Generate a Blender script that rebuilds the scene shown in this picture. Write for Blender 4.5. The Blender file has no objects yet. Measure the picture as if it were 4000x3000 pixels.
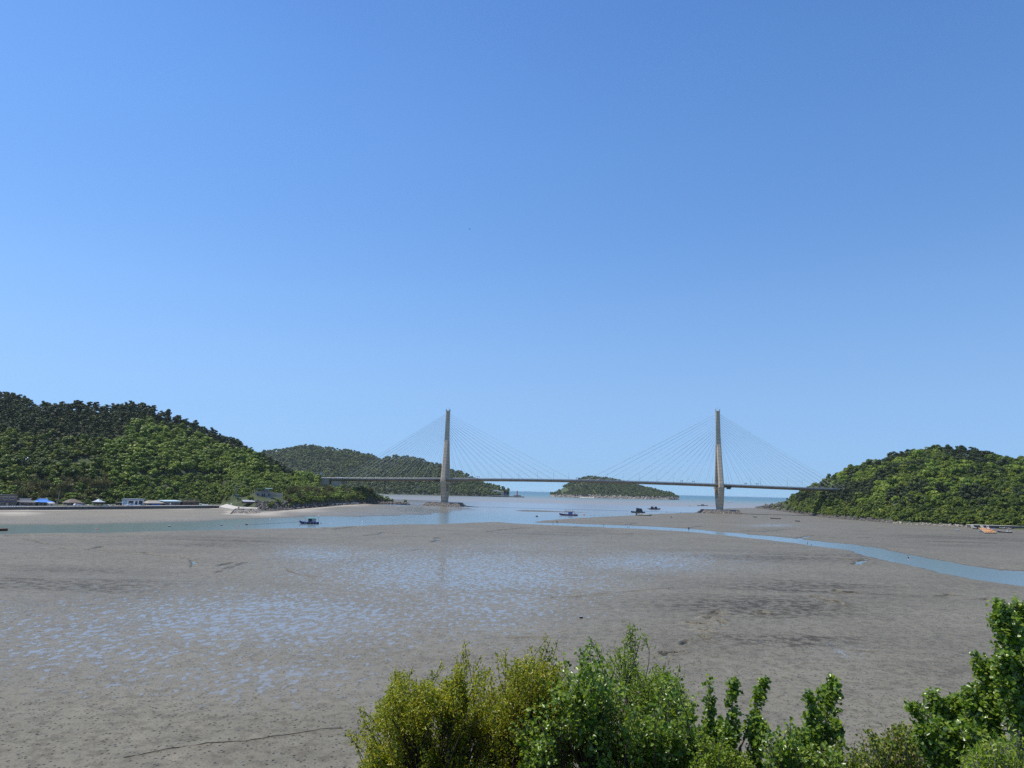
import bpy, math, random
import numpy as np
from mathutils import Vector, Matrix

random.seed(7)
rng = np.random.default_rng(11)
SC = bpy.context.scene
COL = SC.collection
R = math.radians

# ------------------------------------------------------------------ camera
CAM_H = 21.5
F_PX, CX, CY = 2700.0, 2000.0, 1500.0          # photo is 4000 x 3000
PITCH, ROLL = R(8.76), R(1.40)
_f = np.array([0.0, math.cos(PITCH), math.sin(PITCH)])
_u0 = np.array([0.0, -math.sin(PITCH), math.cos(PITCH)])
_r0 = np.array([1.0, 0.0, 0.0])
_r = _r0 * math.cos(ROLL) + _u0 * math.sin(ROLL)
_u = _u0 * math.cos(ROLL) - _r0 * math.sin(ROLL)
CAM_POS = np.array([0.0, 0.0, CAM_H])

def ray(px, py):
    return _f * F_PX + _r * (px - CX) + _u * (CY - py)

def G(px, py, z=0.35):
    """point of the plane at height z seen at photo position (px, py)"""
    d = ray(px, py)
    t = (z - CAM_H) / d[2]
    return CAM_POS + d * t

def D(px, py, y):
    """point at depth y (metres ahead) seen at photo position (px, py)"""
    d = ray(px, py)
    return CAM_POS + d * (y / d[1])

def proj(P):
    """world (N,3) -> photo px"""
    Q = np.asarray(P, float) - CAM_POS
    zf = Q @ _f
    return CX + F_PX * (Q @ _r) / zf, CY - F_PX * (Q @ _u) / zf

def hor_y(px):
    return 1916.0 + (px - 2000.0) * math.tan(ROLL)

def az_tan(px):
    d = ray(px, hor_y(px))
    return d[0] / d[1]

cam_d = bpy.data.cameras.new("camera")
cam_d.sensor_width = 36.0
cam_d.lens = 36.0 * F_PX / 4000.0
cam_d.clip_start = 0.2
cam_d.clip_end = 90000.0
cam = bpy.data.objects.new("camera", cam_d)
COL.objects.link(cam)
M = Matrix(((_r[0], _u[0], -_f[0], 0), (_r[1], _u[1], -_f[1], 0), (_r[2], _u[2], -_f[2], CAM_H), (0, 0, 0, 1)))
cam.matrix_world = M
SC.camera = cam

# ------------------------------------------------------------------ noise helpers
def _hash(ix, iy, seed):
    h = (ix.astype(np.int64) * 374761393 + iy.astype(np.int64) * 668265263 + seed * 982451653) & 0x7fffffff
    h = ((h ^ (h >> 13)) * 1274126177) & 0x7fffffff
    return ((h ^ (h >> 16)) & 0xffff) / 65535.0

def vnoise(x, y, seed=0):
    x = np.asarray(x, float); y = np.asarray(y, float)
    ix = np.floor(x); iy = np.floor(y)
    fx = x - ix; fy = y - iy
    fx = fx * fx * (3 - 2 * fx); fy = fy * fy * (3 - 2 * fy)
    a = _hash(ix, iy, seed); b = _hash(ix + 1, iy, seed)
    c = _hash(ix, iy + 1, seed); d = _hash(ix + 1, iy + 1, seed)
    return (a + (b - a) * fx) * (1 - fy) + (c + (d - c) * fx) * fy

def fbm(x, y, seed=0, oct=4):
    s = 0.0; a = 0.5; t = 0.0
    for k in range(oct):
        s = s + a * vnoise(x * 2 ** k, y * 2 ** k, seed + k * 17); t += a; a *= 0.5
    return s / t

def sstep(a, b, x):
    t = np.clip((x - a) / (b - a), 0, 1)
    return t * t * (3 - 2 * t)

# ------------------------------------------------------------------ object helpers
def tag(o, label=None, cat=None, group=None, kind=None):
    if label: o["label"] = label
    if cat: o["category"] = cat
    if group: o["group"] = group
    if kind: o["kind"] = kind
    return o

def empty(name, loc=(0, 0, 0), rotz=0.0):
    o = bpy.data.objects.new(name, None)
    COL.objects.link(o)
    o.empty_display_size = 0.5
    o.location = tuple(float(v) for v in loc)
    o.rotation_euler = (0, 0, rotz)
    return o

def thing(name, label, cat, loc=(0, 0, 0), rotz=0.0, group=None):
    return tag(empty(name, loc, rotz), label, cat, group)

def np_mesh(name, V, F, mats, mi=None, attrs=None, smooth=False):
    """fast mesh from equal-sided polygons"""
    V = np.asarray(V, np.float32); F = np.asarray(F, np.int32)
    me = bpy.data.meshes.new(name)
    n, (m, k) = len(V), F.shape
    me.vertices.add(n)
    me.vertices.foreach_set("co", V.ravel())
    me.loops.add(m * k)
    me.loops.foreach_set("vertex_index", F.ravel())
    me.polygons.add(m)
    me.polygons.foreach_set("loop_start", np.arange(0, m * k, k, dtype=np.int32))
    if mi is not None:
        me.polygons.foreach_set("material_index", np.asarray(mi, np.int32))
    if smooth:
        me.polygons.foreach_set("use_smooth", np.ones(m, bool))
    for mt in (mats if isinstance(mats, (list, tuple)) else [mats]):
        me.materials.append(mt)
    for an, av in (attrs or {}).items():
        at = me.attributes.new(an, 'FLOAT', 'POINT')
        at.data.foreach_set("value", np.asarray(av, np.float32))
    me.update(calc_edges=True)
    return me

def link(name, me, parent=None, loc=None):
    o = bpy.data.objects.new(name, me)
    COL.objects.link(o)
    if parent is not None: o.parent = parent
    if loc is not None: o.location = tuple(float(v) for v in loc)
    return o

class MB:
    """collects shapes, links them as ONE mesh object"""
    def __init__(s): s.v = []; s.f = []; s.m = []
    def add(s, vs, fs, mi=0):
        b = len(s.v)
        s.v += [tuple(float(c) for c in p) for p in vs]
        s.f += [tuple(i + b for i in f) for f in fs]
        s.m += [mi] * len(fs)
        return s
    def box(s, x0, x1, y0, y1, z0, z1, mi=0):
        return s.hexa([(x0, y0, z0), (x1, y0, z0), (x1, y1, z0), (x0, y1, z0)], [(x0, y0, z1), (x1, y0, z1), (x1, y1, z1), (x0, y1, z1)], mi)
    def hexa(s, lo, hi, mi=0):
        return s.loft([lo, hi], mi)
    def loft(s, rings, mi=0, cap=True):
        n = len(rings[0]); vs = [p for r_ in rings for p in r_]; fs = []
        for k in range(len(rings) - 1):
            for i in range(n):
                j = (i + 1) % n
                fs.append((k * n + i, k * n + j, (k + 1) * n + j, (k + 1) * n + i))
        if cap:
            fs.append(tuple(range(n - 1, -1, -1))); fs.append(tuple((len(rings) - 1) * n + i for i in range(n)))
        return s.add(vs, fs, mi)
    def tube(s, pts, r, n=6, mi=0):
        pts = [Vector(p) for p in pts]; rings = []
        for k, p in enumerate(pts):
            d = (pts[min(k + 1, len(pts) - 1)] - pts[max(k - 1, 0)]).normalized()
            a = d.orthogonal().normalized() if abs(d.z) > 0.95 else d.cross(Vector((0, 0, 1))).normalized()
            b = d.cross(a)
            rr = r[k] if isinstance(r, (list, tuple)) else r
            rings.append([p + a * (rr * math.cos(2 * math.pi * i / n)) + b * (rr * math.sin(2 * math.pi * i / n)) for i in range(n)])
        return s.loft(rings, mi)
    def ball(s, c, rx, ry=None, rz=None, n=8, m=6, mi=0):
        ry = ry or rx; rz = rz or rx
        rings = []
        for k in range(m + 1):
            th = math.pi * (0.04 + 0.92 * k / m)
            rings.append([(c[0] + rx * math.sin(th) * math.cos(2 * math.pi * i / n), c[1] + ry * math.sin(th) * math.sin(2 * math.pi * i / n), c[2] - rz * math.cos(th)) for i in range(n)])
        return s.loft(rings, mi)
    def build(s, name, mats, parent=None, smooth=False, loc=None):
        me = bpy.data.meshes.new(name)
        me.from_pydata(s.v, [], s.f)
        for mt in (mats if isinstance(mats, (list, tuple)) else [mats]): me.materials.append(mt)
        me.polygons.foreach_set("material_index", s.m)
        if smooth: me.polygons.foreach_set("use_smooth", [True] * len(s.f))
        me.update()
        return link(name, me, parent, loc)

# ------------------------------------------------------------------ materials
def new_mat(name):
    m = bpy.data.materials.new(name); m.use_nodes = True
    nt = m.node_tree
    b = nt.nodes["Principled BSDF"]
    return m, nt, nt.nodes, nt.links, b

def noise(N, L, scale, detail=3.0, vec=None, rough=0.55):
    n = N.new("ShaderNodeTexNoise"); n.inputs["Scale"].default_value = scale
    n.inputs["Detail"].default_value = detail; n.inputs["Roughness"].default_value = rough
    if vec is not None: L.new(vec, n.inputs["Vector"])
    return n.outputs["Fac"]

def ramp(N, L, fac, stops):
    r_ = N.new("ShaderNodeValToRGB"); e = r_.color_ramp.elements
    while len(e) < len(stops): e.new(0.5)
    for el, (p, c) in zip(e, stops):
        el.position = p; el.color = (*c, 1) if len(c) == 3 else c
    L.new(fac, r_.inputs["Fac"])
    return r_.outputs["Color"]

def math_n(N, L, op, a, b=None, clamp=False):
    n = N.new("ShaderNodeMath"); n.operation = op; n.use_clamp = clamp
    for i, v in enumerate((a, b)):
        if v is None: continue
        if isinstance(v, (int, float)): n.inputs[i].default_value = v
        else: L.new(v, n.inputs[i])
    return n.outputs[0]

def mixc(N, L, fac, a, b, mode='MIX'):
    n = N.new("ShaderNodeMix"); n.data_type = 'RGBA'; n.blend_type = mode
    if isinstance(fac, (int, float)): n.inputs["Factor"].default_value = fac
    else: L.new(fac, n.inputs["Factor"])
    for k, v in (("A", a), ("B", b)):
        sock = [i for i in n.inputs if i.name == k and i.type == 'RGBA'][0]
        if isinstance(v, tuple): sock.default_value = (*v[:3], 1)
        else: L.new(v, sock)
    return [o for o in n.outputs if o.type == 'RGBA'][0]

def maprange(N, L, v, a, b, c=0.0, d=1.0):
    n = N.new("ShaderNodeMapRange"); n.interpolation_type = 'SMOOTHSTEP'
    L.new(v, n.inputs[0])
    for i, q in zip((1, 2, 3, 4), (a, b, c, d)):
        if isinstance(q, (int, float)): n.inputs[i].default_value = q
        else: L.new(q, n.inputs[i])
    return n.outputs[0]

def attr(N, name):
    n = N.new("ShaderNodeAttribute"); n.attribute_name = name
    return n.outputs["Fac"]

def bump(N, L, h, strength, dist, b):
    n = N.new("ShaderNodeBump"); n.inputs["Strength"].default_value = strength if isinstance(strength, (int, float)) else 1
    if not isinstance(strength, (int, float)): L.new(strength, n.inputs["Strength"])
    n.inputs["Distance"].default_value = dist
    L.new(h, n.inputs["Height"]); L.new(n.outputs[0], b.inputs["Normal"])
    return n

_simple = {}
def paint(name, col, rough=0.6, var=0.25, scale=1.2, metal=0.0):
    """plain painted / weathered surface with a little procedural unevenness"""
    if name in _simple: return _simple[name]
    m, nt, N, L, b = new_mat(name)
    tc = N.new("ShaderNodeTexCoord").outputs["Object"]
    f = noise(N, L, scale, 5, tc, 0.65)
    c0 = tuple(c * (1 - var) for c in col); c1 = tuple(min(1, c * (1 + var)) for c in col)
    L.new(ramp(N, L, f, [(0.25, c0), (0.75, c1)]), b.inputs["Base Color"])
    b.inputs["Roughness"].default_value = rough; b.inputs["Metallic"].default_value = metal
    _simple[name] = m
    return m

def leaf_mat(name, stops, trans=0.3, rough=0.55, back=None, spec=0.3, per_tree=0.65):
    m, nt, N, L, b = new_mat(name)
    geo = N.new("ShaderNodeNewGeometry"); oi = N.new("ShaderNodeObjectInfo")
    tv = math_n(N, L, 'FRACT', math_n(N, L, 'ADD', attr(N, "tv"), oi.outputs["Random"]))
    v = math_n(N, L, 'ADD', math_n(N, L, 'MULTIPLY', tv, per_tree), math_n(N, L, 'MULTIPLY', geo.outputs["Random Per Island"], 1 - per_tree))
    col = ramp(N, L, v, stops)
    if back is not None:
        col = mixc(N, L, geo.outputs["Backfacing"], col, back)
    L.new(col, b.inputs["Base Color"])
    b.inputs["Roughness"].default_value = rough
    b.inputs["Specular IOR Level"].default_value = spec
    tr = N.new("ShaderNodeBsdfTranslucent"); L.new(mixc(N, L, 1.0, col, (1.35, 1.25, .55), 'MULTIPLY'), tr.inputs["Color"])
    mx = N.new("ShaderNodeMixShader"); mx.inputs[0].default_value = trans
    L.new(b.outputs[0], mx.inputs[1]); L.new(tr.outputs[0], mx.inputs[2])
    L.new(mx.outputs[0], N["Material Output"].inputs["Surface"])
    return m

# ------------------------------------------------------------------ light, sky, render
SUN_AZ, SUN_EL = R(-76), R(65)      # azimuth from +Y towards +X
sv = Vector((math.sin(SUN_AZ) * math.cos(SUN_EL), math.cos(SUN_AZ) * math.cos(SUN_EL), math.sin(SUN_EL)))
sl = bpy.data.lights.new("sun", 'SUN'); sl.energy = 4.9; sl.angle = R(0.53); sl.color = (1.0, 0.93, 0.82)
so = bpy.data.objects.new("sun", sl); COL.objects.link(so)
so.rotation_euler = sv.to_track_quat('Z', 'Y').to_euler()

W = bpy.data.worlds.new("World"); SC.world = W; W.use_nodes = True
wn, wl = W.node_tree.nodes, W.node_tree.links
sky = wn.new("ShaderNodeTexSky"); sky.sky_type = 'NISHITA'; sky.sun_disc = False
sky.sun_elevation = SUN_EL; sky.sun_rotation = SUN_AZ
sky.altitude = 20; sky.air_density = 1.0; sky.dust_density = 0.2; sky.ozone_density = 6.0
bg = wn["Background"]; bg.inputs["Strength"].default_value = 0.12
# clear, slightly hazy spring sky: the physical sky graded by height above the horizon
SKY_GRADE = [(-0.02, (0.392, 1.012, 1.692)), (0.0029, (0.392, 1.012, 1.692)), (0.0076, (0.437, 0.853, 1.504)), (0.0167, (0.469, 0.782, 1.373)), (0.0313, (0.509, 0.763, 1.276)), (0.0495, (0.571, 0.782, 1.209)), (0.0715, (0.66, 0.834, 1.164)), (0.0972, (0.76, 0.899, 1.15)), (0.134, (0.907, 1.005, 1.175)), (0.1888, (1.03, 1.128, 1.246)), (0.2605, (1.08, 1.234, 1.348)), (0.3631, (1.035, 1.27, 1.437)), (0.457, (1.019, 1.309, 1.509)), (0.5406, (0.965, 1.281, 1.523)), (0.5995, (0.91, 1.226, 1.501)), (1.0, (0.91, 1.226, 1.501))]
_tc = wn.new("ShaderNodeTexCoord"); _sp = wn.new("ShaderNodeSeparateXYZ"); wl.new(_tc.outputs["Generated"], _sp.inputs[0])
_mr = wn.new("ShaderNodeMapRange"); wl.new(_sp.outputs["Z"], _mr.inputs[0]); _mr.inputs[1].default_value = -0.02; _mr.inputs[2].default_value = 1.0
_cr = wn.new("ShaderNodeValToRGB"); _e = _cr.color_ramp.elements
while len(_e) < len(SKY_GRADE): _e.new(0.5)
for _el, (_z, _c) in zip(_e, SKY_GRADE):
    _el.position = (_z + 0.02) / 1.02; _el.color = (*_c, 1)
wl.new(_mr.outputs[0], _cr.inputs["Fac"])
_mu = wn.new("ShaderNodeMix"); _mu.data_type = 'RGBA'; _mu.blend_type = 'MULTIPLY'; _mu.inputs["Factor"].default_value = 1.0
_ab = [i for i in _mu.inputs if i.type == 'RGBA']
wl.new(sky.outputs[0], _ab[0]); wl.new(_cr.outputs["Color"], _ab[1])
wl.new([o for o in _mu.outputs if o.type == 'RGBA'][0], bg.inputs["Color"])

SC.view_settings.view_transform = 'Standard'; SC.view_settings.look = 'None'
SC.view_settings.gamma = 1.0; SC.view_settings.exposure = 0.0
cy = SC.cycles
cy.max_bounces = 6; cy.diffuse_bounces = 3; cy.glossy_bounces = 3; cy.transmission_bounces = 3
cy.transparent_max_bounces = 6; cy.volume_bounces = 1
cy.caustics_reflective = False; cy.caustics_refractive = False
cy.use_denoising = False
# ================================================================== mud flat, water
def wpoly(pts, z=0.1, extra=()):
    return np.array([G(x, y, z)[:2] for x, y in pts] + list(extra))

POLY_NEAR = wpoly([(-800, 2104), (0, 2087), (300, 2082), (700, 2074), (1000, 2067), (1250, 2060), (1400, 2055), (1590, 2048), (1700, 2048), (1900, 2040), (1950, 2039), (2000, 2043), (2050, 2047),
    (2100, 2050), (2300, 2058), (2500, 2066), (2700, 2079), (2900, 2099), (3100, 2121), (3300, 2148), (3400, 2173), (3500, 2194), (3600, 2223), (3660, 2237), (3800, 2256), (4000, 2288), (4600, 2390)], 0.1, [(500, 15), (-500, 15)])
POLY_SPIT = wpoly([(2085, 2040), (2132, 2032), (2281, 2023), (2416, 2016), (2529, 2009), (2597, 2006), (2710, 2003), (2760, 1996), (2830, 1986), (2960, 1983), (3050, 1975), (3300, 1968), (4800, 2000), (4800, 2330),
    (4600, 2300), (4000, 2231), (3900, 2228), (3750, 2202), (3600, 2174), (3500, 2155), (3400, 2138), (3300, 2124), (3100, 2103), (2900, 2084), (2700, 2065), (2500, 2054), (2300, 2047), (2200, 2043)])
POLY_LEFT = wpoly([(-800, 2058), (0, 2050), (350, 2047), (520, 2044), (700, 2040), (860, 2032), (1000, 2025), (1200, 2017), (1400, 2018), (1500, 2015), (1620, 2011), (1750, 2003), (1840, 1991), (1815, 1982), (1700, 1976), (1650, 1972), (1560, 1975), (1500, 1972), (1300, 1962), (900, 1965), (-800, 1960)])
POLY_INNER = wpoly([(1560, 1973), (1650, 1970), (1720, 1966), (1740, 1958), (1700, 1947), (1600, 1942), (1540, 1945), (1515, 1955)])

POLY_BAR = wpoly([(2012, 1995), (2050, 1992.5), (2130, 1994), (2210, 1998), (2290, 2001), (2200, 2001), (2110, 1999), (2040, 1997)])

def seg_dist(P, a, b):
    ab = b - a; L2 = max(1e-9, ab @ ab)
    t = np.clip(((P[:, 0] - a[0]) * ab[0] + (P[:, 1] - a[1]) * ab[1]) / L2, 0, 1)
    return np.hypot(P[:, 0] - a[0] - t * ab[0], P[:, 1] - a[1] - t * ab[1])

def poly_sd(P, poly):
    """signed distance, positive inside"""
    d = np.full(len(P), 1e9); ins = np.zeros(len(P), bool)
    n = len(poly)
    for i in range(n):
        a, b = poly[i], poly[(i + 1) % n]
        d = np.minimum(d, seg_dist(P, a, b))
        c = (a[1] > P[:, 1]) != (b[1] > P[:, 1])
        if abs(b[1] - a[1]) > 1e-9:
            xi = a[0] + (P[:, 1] - a[1]) * (b[0] - a[0]) / (b[1] - a[1])
            ins ^= c & (P[:, 0] < xi)
    return np.where(ins, d, -d)

def line_dist(P, pts):
    d = np.full(len(P), 1e9)
    for a, b in zip(pts[:-1], pts[1:]):
        d = np.minimum(d, seg_dist(P, np.asarray(a), np.asarray(b)))
    return d

NR, NC = 1500, 1080
yy = 27.0 * np.exp(np.linspace(0, math.log(1500 / 27.0), NR))
tt = np.linspace(-1.05, 1.05, NC)
Yg, Tg = np.meshgrid(yy, tt, indexing='ij')
Xg = Yg * Tg
P = np.stack([Xg.ravel(), Yg.ravel()], 1)
px, py = proj(np.c_[P, np.full(len(P), 0.35)])
dist = np.hypot(P[:, 0], P[:, 1])
rag = (fbm(P[:, 0] * 0.06, P[:, 1] * 0.06, 3, 6) - 0.5) * 1.3
sd = np.maximum(poly_sd(P, POLY_NEAR), poly_sd(P, POLY_SPIT))
sdl = poly_sd(P, POLY_LEFT); sdi = poly_sd(P, POLY_INNER)
# flats: a short bank, then gently undulating mud
und = (fbm(P[:, 0] * 0.03, P[:, 1] * 0.03, 9, 4) - 0.5)
z = np.clip((sd + rag * 9) * 0.11, -1.2, 0.34) + np.where(sd > 0, und * 0.12, 0)
shelf = np.clip(sdl / 40, 0, 1)
zl = np.clip((sdl + rag * 26) * 0.05, -1.2, 0.12 + 0.22 * shelf) + np.where(sdl > 0, (fbm(P[:, 0] * 0.02, P[:, 1] * 0.055, 5, 5) - 0.5) * 0.42 * (1 - 0.75 * shelf), 0)
# the far left part of that flat is a plain bank like the near one
zl2 = np.clip((sdl + rag * 8) * 0.11, -1.2, 0.34) + np.where(sdl > 0, und * 0.10, 0)
wl_ = sstep(800, 1150, px)
zl = zl * wl_ + zl2 * (1 - wl_)
sdb = poly_sd(P, POLY_BAR)
zi = np.clip((sdi + rag * 40) * 0.02, -1.2, 0.06) + np.where(sdi > 0, (fbm(P[:, 0] * 0.015, P[:, 1] * 0.04, 25, 5) - 0.5) * 0.5, 0)
zb = np.clip((sdb + rag * 14) * 0.03, -1.2, 0.10)
z = np.maximum(np.maximum(np.maximum(z, zl), zi), zb)
# fine relief of lumps and ripples
z += (fbm(P[:, 0] * 0.9, P[:, 1] * 0.9, 41, 3) - 0.5) * 0.10 * sstep(0.0, 0.2, z)

def blob(cx, cy, rx, ry, k=2.0):
    return np.exp(-(((px - cx) / rx) ** 2 + ((py - cy) / ry) ** 2) ** (k / 2))

wob = fbm(P[:, 0] * 0.018, P[:, 1] * 0.018, 77, 4) - 0.5
wet = np.maximum.reduce([blob(1750, 2240, 760, 120), 0.85 * blob(1250, 2165, 280, 48), 0.95 * blob(1050, 2410, 950, 150), 0.72 * blob(350, 2510, 600, 190), 0.85 * blob(1850, 2370, 520, 150), 0.8 * blob(2500, 2200, 420, 55),
    0.62 * blob(1000, 2640, 640, 110), 0.45 * blob(3300, 2545, 120, 40), 0.5 * blob(2230, 2412, 110, 12), 0.75 * blob(3030, 2052, 130, 7), 0.7 * blob(1500, 2008, 300, 20), 0.5 * blob(600, 2035, 500, 12), 1.05 * blob(1660, 1990, 240, 24)])
wet = np.clip(wet + wob * 0.55, 0, 1) * sstep(0, 0.2, wet)
dark = np.maximum.reduce([0.85 * blob(280, 2285, 380, 62), 0.6 * blob(850, 2115, 330, 22), 0.8 * blob(2950, 2380, 430, 60), 0.75 * blob(3250, 2300, 430, 40), 0.7 * blob(3000, 2170, 500, 26), 0.6 * blob(3700, 2110, 420, 30),
    0.6 * blob(3050, 2500, 420, 60), 0.5 * blob(3650, 2660, 300, 60), 0.5 * blob(2150, 2085, 250, 16)])
streak = fbm(P[:, 0] * 0.02, P[:, 1] * 0.12, 91, 5)
dark = np.clip(dark * (0.35 + 1.5 * sstep(0.38, 0.66, streak)), 0, 1)
sand = np.zeros(len(P)); crack = np.zeros(len(P))
# drainage gullies: winding cuts with a steep bank
GULLIES = [([(40, 2093), (200, 2092), (300, 2093), (420, 2096), (510, 2094)], .30, 1.6), ([(110, 2106), (160, 2118), (190, 2126), (255, 2127)], .3, 1.4), ([(255, 2142), (300, 2148), (330, 2150), (372, 2143), (395, 2135)], .35, 1.4),
    ([(380, 2147), (450, 2153), (520, 2160), (560, 2158), (610, 2170)], .3, 1.3), ([(660, 2174), (720, 2176), (752, 2190), (765, 2196), (748, 2206), (755, 2214)], .35, 1.0), ([(850, 2211), (880, 2203), (905, 2197)], .25, 1.0), ([(835, 2240), (880, 2222), (960, 2196)], .12, 0.8),
    ([(1270, 2062), (1300, 2068), (1340, 2062), (1390, 2058)], .35, 2.0), ([(1430, 2092), (1470, 2088), (1500, 2080), (1560, 2084)], .3, 2.2), ([(1580, 2097), (1620, 2096)], .3, 2.2), ([(1690, 2118), (1712, 2108), (1710, 2100)], .3, 1.6), ([(1900, 2078), (1960, 2070), (2050, 2062), (2120, 2064)], .3, 2.0),
    ([(2240, 2060), (2280, 2057), (2320, 2058)], .35, 2.5), ([(2440, 2052), (2470, 2047), (2490, 2042), (2440, 2042), (2300, 2039)], .35, 2.6), ([(2550, 2062), (2620, 2060), (2690, 2062), (2740, 2056)], .35, 2.4), ([(2820, 2076), (2900, 2078), (2960, 2077), (3060, 2070), (3110, 2070)], .3, 2.6), ([(2390, 2088), (2450, 2086), (2485, 2083)], .2, 1.6),
    ([(3120, 2105), (3150, 2095), (3190, 2092), (3160, 2088)], .4, 2.0), ([(3210, 2100), (3300, 2102), (3400, 2100)], .3, 1.8), ([(2900, 2073), (3000, 2069), (3110, 2066)], .2, 1.6),
    ([(3305, 2186), (3340, 2190), (3365, 2200), (3340, 2206), (3390, 2180)], .45, 1.6),
    ([(2590, 2556), (2640, 2548), (2682, 2546)], .35, .45), ([(2612, 2574), (2596, 2560), (2585, 2552)], .25, .4), ([(2666, 2519), (2672, 2512), (2682, 2503), (2705, 2502)], .35, .45), ([(2739, 2484), (2752, 2490), (2772, 2501)], .35, .5),
    ([(2765, 2417), (2780, 2410), (2800, 2414), (2812, 2421)], .45, .6), ([(2690, 2432), (2730, 2438), (2762, 2437)], .35, .5), ([(2770, 2398), (2795, 2392), (2818, 2397)], .45, .6), ([(2824, 2444), (2826, 2432), (2812, 2428)], .45, .55), ([(2740, 2460), (2780, 2468)], .3, .5), ([(2945, 2392), (2972, 2390), (2990, 2394)], .4, .6),
    ([(3240, 2346), (3265, 2348), (3290, 2362), (3305, 2364)], .4, .6), ([(3265, 2305), (3272, 2312), (3312, 2316), (3340, 2314)], .4, .7), ([(3180, 2330), (3240, 2345)], .3, .7), ([(3660, 2330), (3700, 2325), (3716, 2323)], .35, .8), ([(3830, 2342), (3870, 2338), (3905, 2344)], .3, .8), ([(2161, 2334), (2240, 2332), (2330, 2322), (2450, 2312), (2540, 2303), (2640, 2296)], .16, .5),
    ([(1988, 2492), (2040, 2490), (2120, 2485)], .14, .3), ([(1115, 2216), (1130, 2230), (1180, 2246), (1230, 2254)], .15, .6), ([(1600, 2150), (1660, 2146), (1760, 2152)], .15, 1.0), ([(3330, 2540), (3420, 2545)], .1, .4)]
for pts, dep, wid in GULLIES:
    g3 = np.array([G(x, y)[:2] for x, y in pts])
    lo = g3.min(0) - 12; hi = g3.max(0) + 12
    sel = np.where((P[:, 0] > lo[0]) & (P[:, 0] < hi[0]) & (P[:, 1] > lo[1]) & (P[:, 1] < hi[1]))[0]
    Q = P[sel]
    wv = (fbm(Q[:, 0] * 0.35, Q[:, 1] * 0.35, 55, 3) - 0.5) * wid * 2.2
    dd = np.abs(line_dist(Q, g3) + wv)
    z[sel] -= dep * 2.0 * np.exp(-(dd / (wid * 0.5)) ** 2)
    z[sel] += dep * 0.45 * np.exp(-((dd - wid * 1.6) / (wid * 0.8)) ** 2)
    crack[sel] = np.maximum(crack[sel], 0.9 * np.exp(-(dd / (wid * 0.35)) ** 2))
    dark[sel] = np.maximum(dark[sel], 0.3 * np.exp(-(dd / (wid * 1.2)) ** 2))
# sandy beach strip along the left shore
SHORE_PX = [(-300, 1998), (0, 1994), (300, 1994), (600, 1993), (880, 1987), (925, 2010), (1010, 2011), (1100, 1999), (1200, 1990), (1300, 1980), (1420, 1970), (1520, 1966)]
shore = np.array([G(x, y)[:2] for x, y in SHORE_PX])
ds = line_dist(P, shore)
sand = np.maximum(sand, (1 - sstep(1.0, 9.0, ds + rag * 14)) * 0.8)
sand = np.maximum(sand, 0.17 * sstep(0, 20, sdl) * sstep(1500, 1000, px) * (0.5 + fbm(P[:, 0] * .03, P[:, 1] * .03, 12, 4)))
sand = np.maximum(sand, 0.9 * blob(60, 2006, 120, 7)); sand = np.maximum(sand, 0.6 * blob(60, 2012, 110, 5))
sand = np.maximum(sand, 0.9 * blob(1030, 2008, 75, 9)); sand = np.maximum(sand, 0.7 * blob(1180, 1996, 90, 7)); sand = np.maximum(sand, 0.7 * blob(1350, 1974, 90, 5))
z += sand * 0.30
z = np.where(P[:, 1] > 1300, np.minimum(z, -0.9), z)
# the outer rows dip under the water
idx = np.arange(NR * NC).reshape(NR, NC)
F = np.stack([idx[:-1, :-1], idx[:-1, 1:], idx[1:, 1:], idx[1:, :-1]], -1).reshape(-1, 4)

# ---- mud material
m_mud, nt, N, L, b = new_mat("wet_mud")
pos = N.new("ShaderNodeNewGeometry").outputs["Position"]
a_wet, a_dark, a_sand = attr(N, "wet"), attr(N, "dark"), attr(N, "sand")
n_big = noise(N, L, 0.035, 7, pos, 0.68)
n_mid = noise(N, L, 0.9, 4, pos, 0.6)
n_fine = noise(N, L, 5.0, 4, pos, 0.65)
n_lump = noise(N, L, 2.6, 3, pos, 0.6)
base = ramp(N, L, n_big, [(0.3, (0.146, 0.131, 0.092)), (0.7, (0.200, 0.182, 0.132))])
base = mixc(N, L, maprange(N, L, n_mid, 0.46, 0.66, 0.0, 0.60), base, (0.085, 0.074, 0.050))
n_dash = noise(N, L, 0.30, 6, pos, 0.68)
base = mixc(N, L, maprange(N, L, n_dash, 0.50, 0.70, 0.0, 0.42), base, (0.082, 0.072, 0.052))
base = mixc(N, L, maprange(N, L, n_dash, 0.44, 0.30, 0.0, 0.35), base, (0.27, 0.24, 0.17))
vor = N.new("ShaderNodeTexVoronoi"); vor.inputs["Scale"].default_value = 2.1; L.new(pos, vor.inputs["Vector"])
hole = maprange(N, L, vor.outputs["Distance"], 0.14, 0.27, 1.0, 0.0)
keep = maprange(N, L, noise(N, L, 0.8, 2, pos), 0.38, 0.50, 0.0, 1.0)
hole = math_n(N, L, 'MULTIPLY', hole, keep)
spk = maprange(N, L, n_fine, 0.56, 0.66, 0.0, 0.85)
base = mixc(N, L, spk, base, (0.060, 0.054, 0.046))
base = mixc(N, L, math_n(N, L, 'MULTIPLY', hole, 0.9), base, (0.035, 0.031, 0.026))
shell = maprange(N, L, noise(N, L, 7.5, 2, pos), 0.72, 0.76, 0.0, 0.55)
base = mixc(N, L, shell, base, (0.42, 0.41, 0.38))
n_dk = noise(N, L, 0.50, 8, pos, 0.74)
a_crk = attr(N, "crack")
dk = math_n(N, L, 'MULTIPLY', a_dark, maprange(N, L, n_dk, 0.44, 0.58, 0.15, 1.0))
base = mixc(N, L, dk, base, (0.058, 0.050, 0.036))
base = mixc(N, L, a_crk, base, (0.040, 0.035, 0.028))
base = mixc(N, L, a_sand, base, (0.42, 0.37, 0.29))
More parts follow.
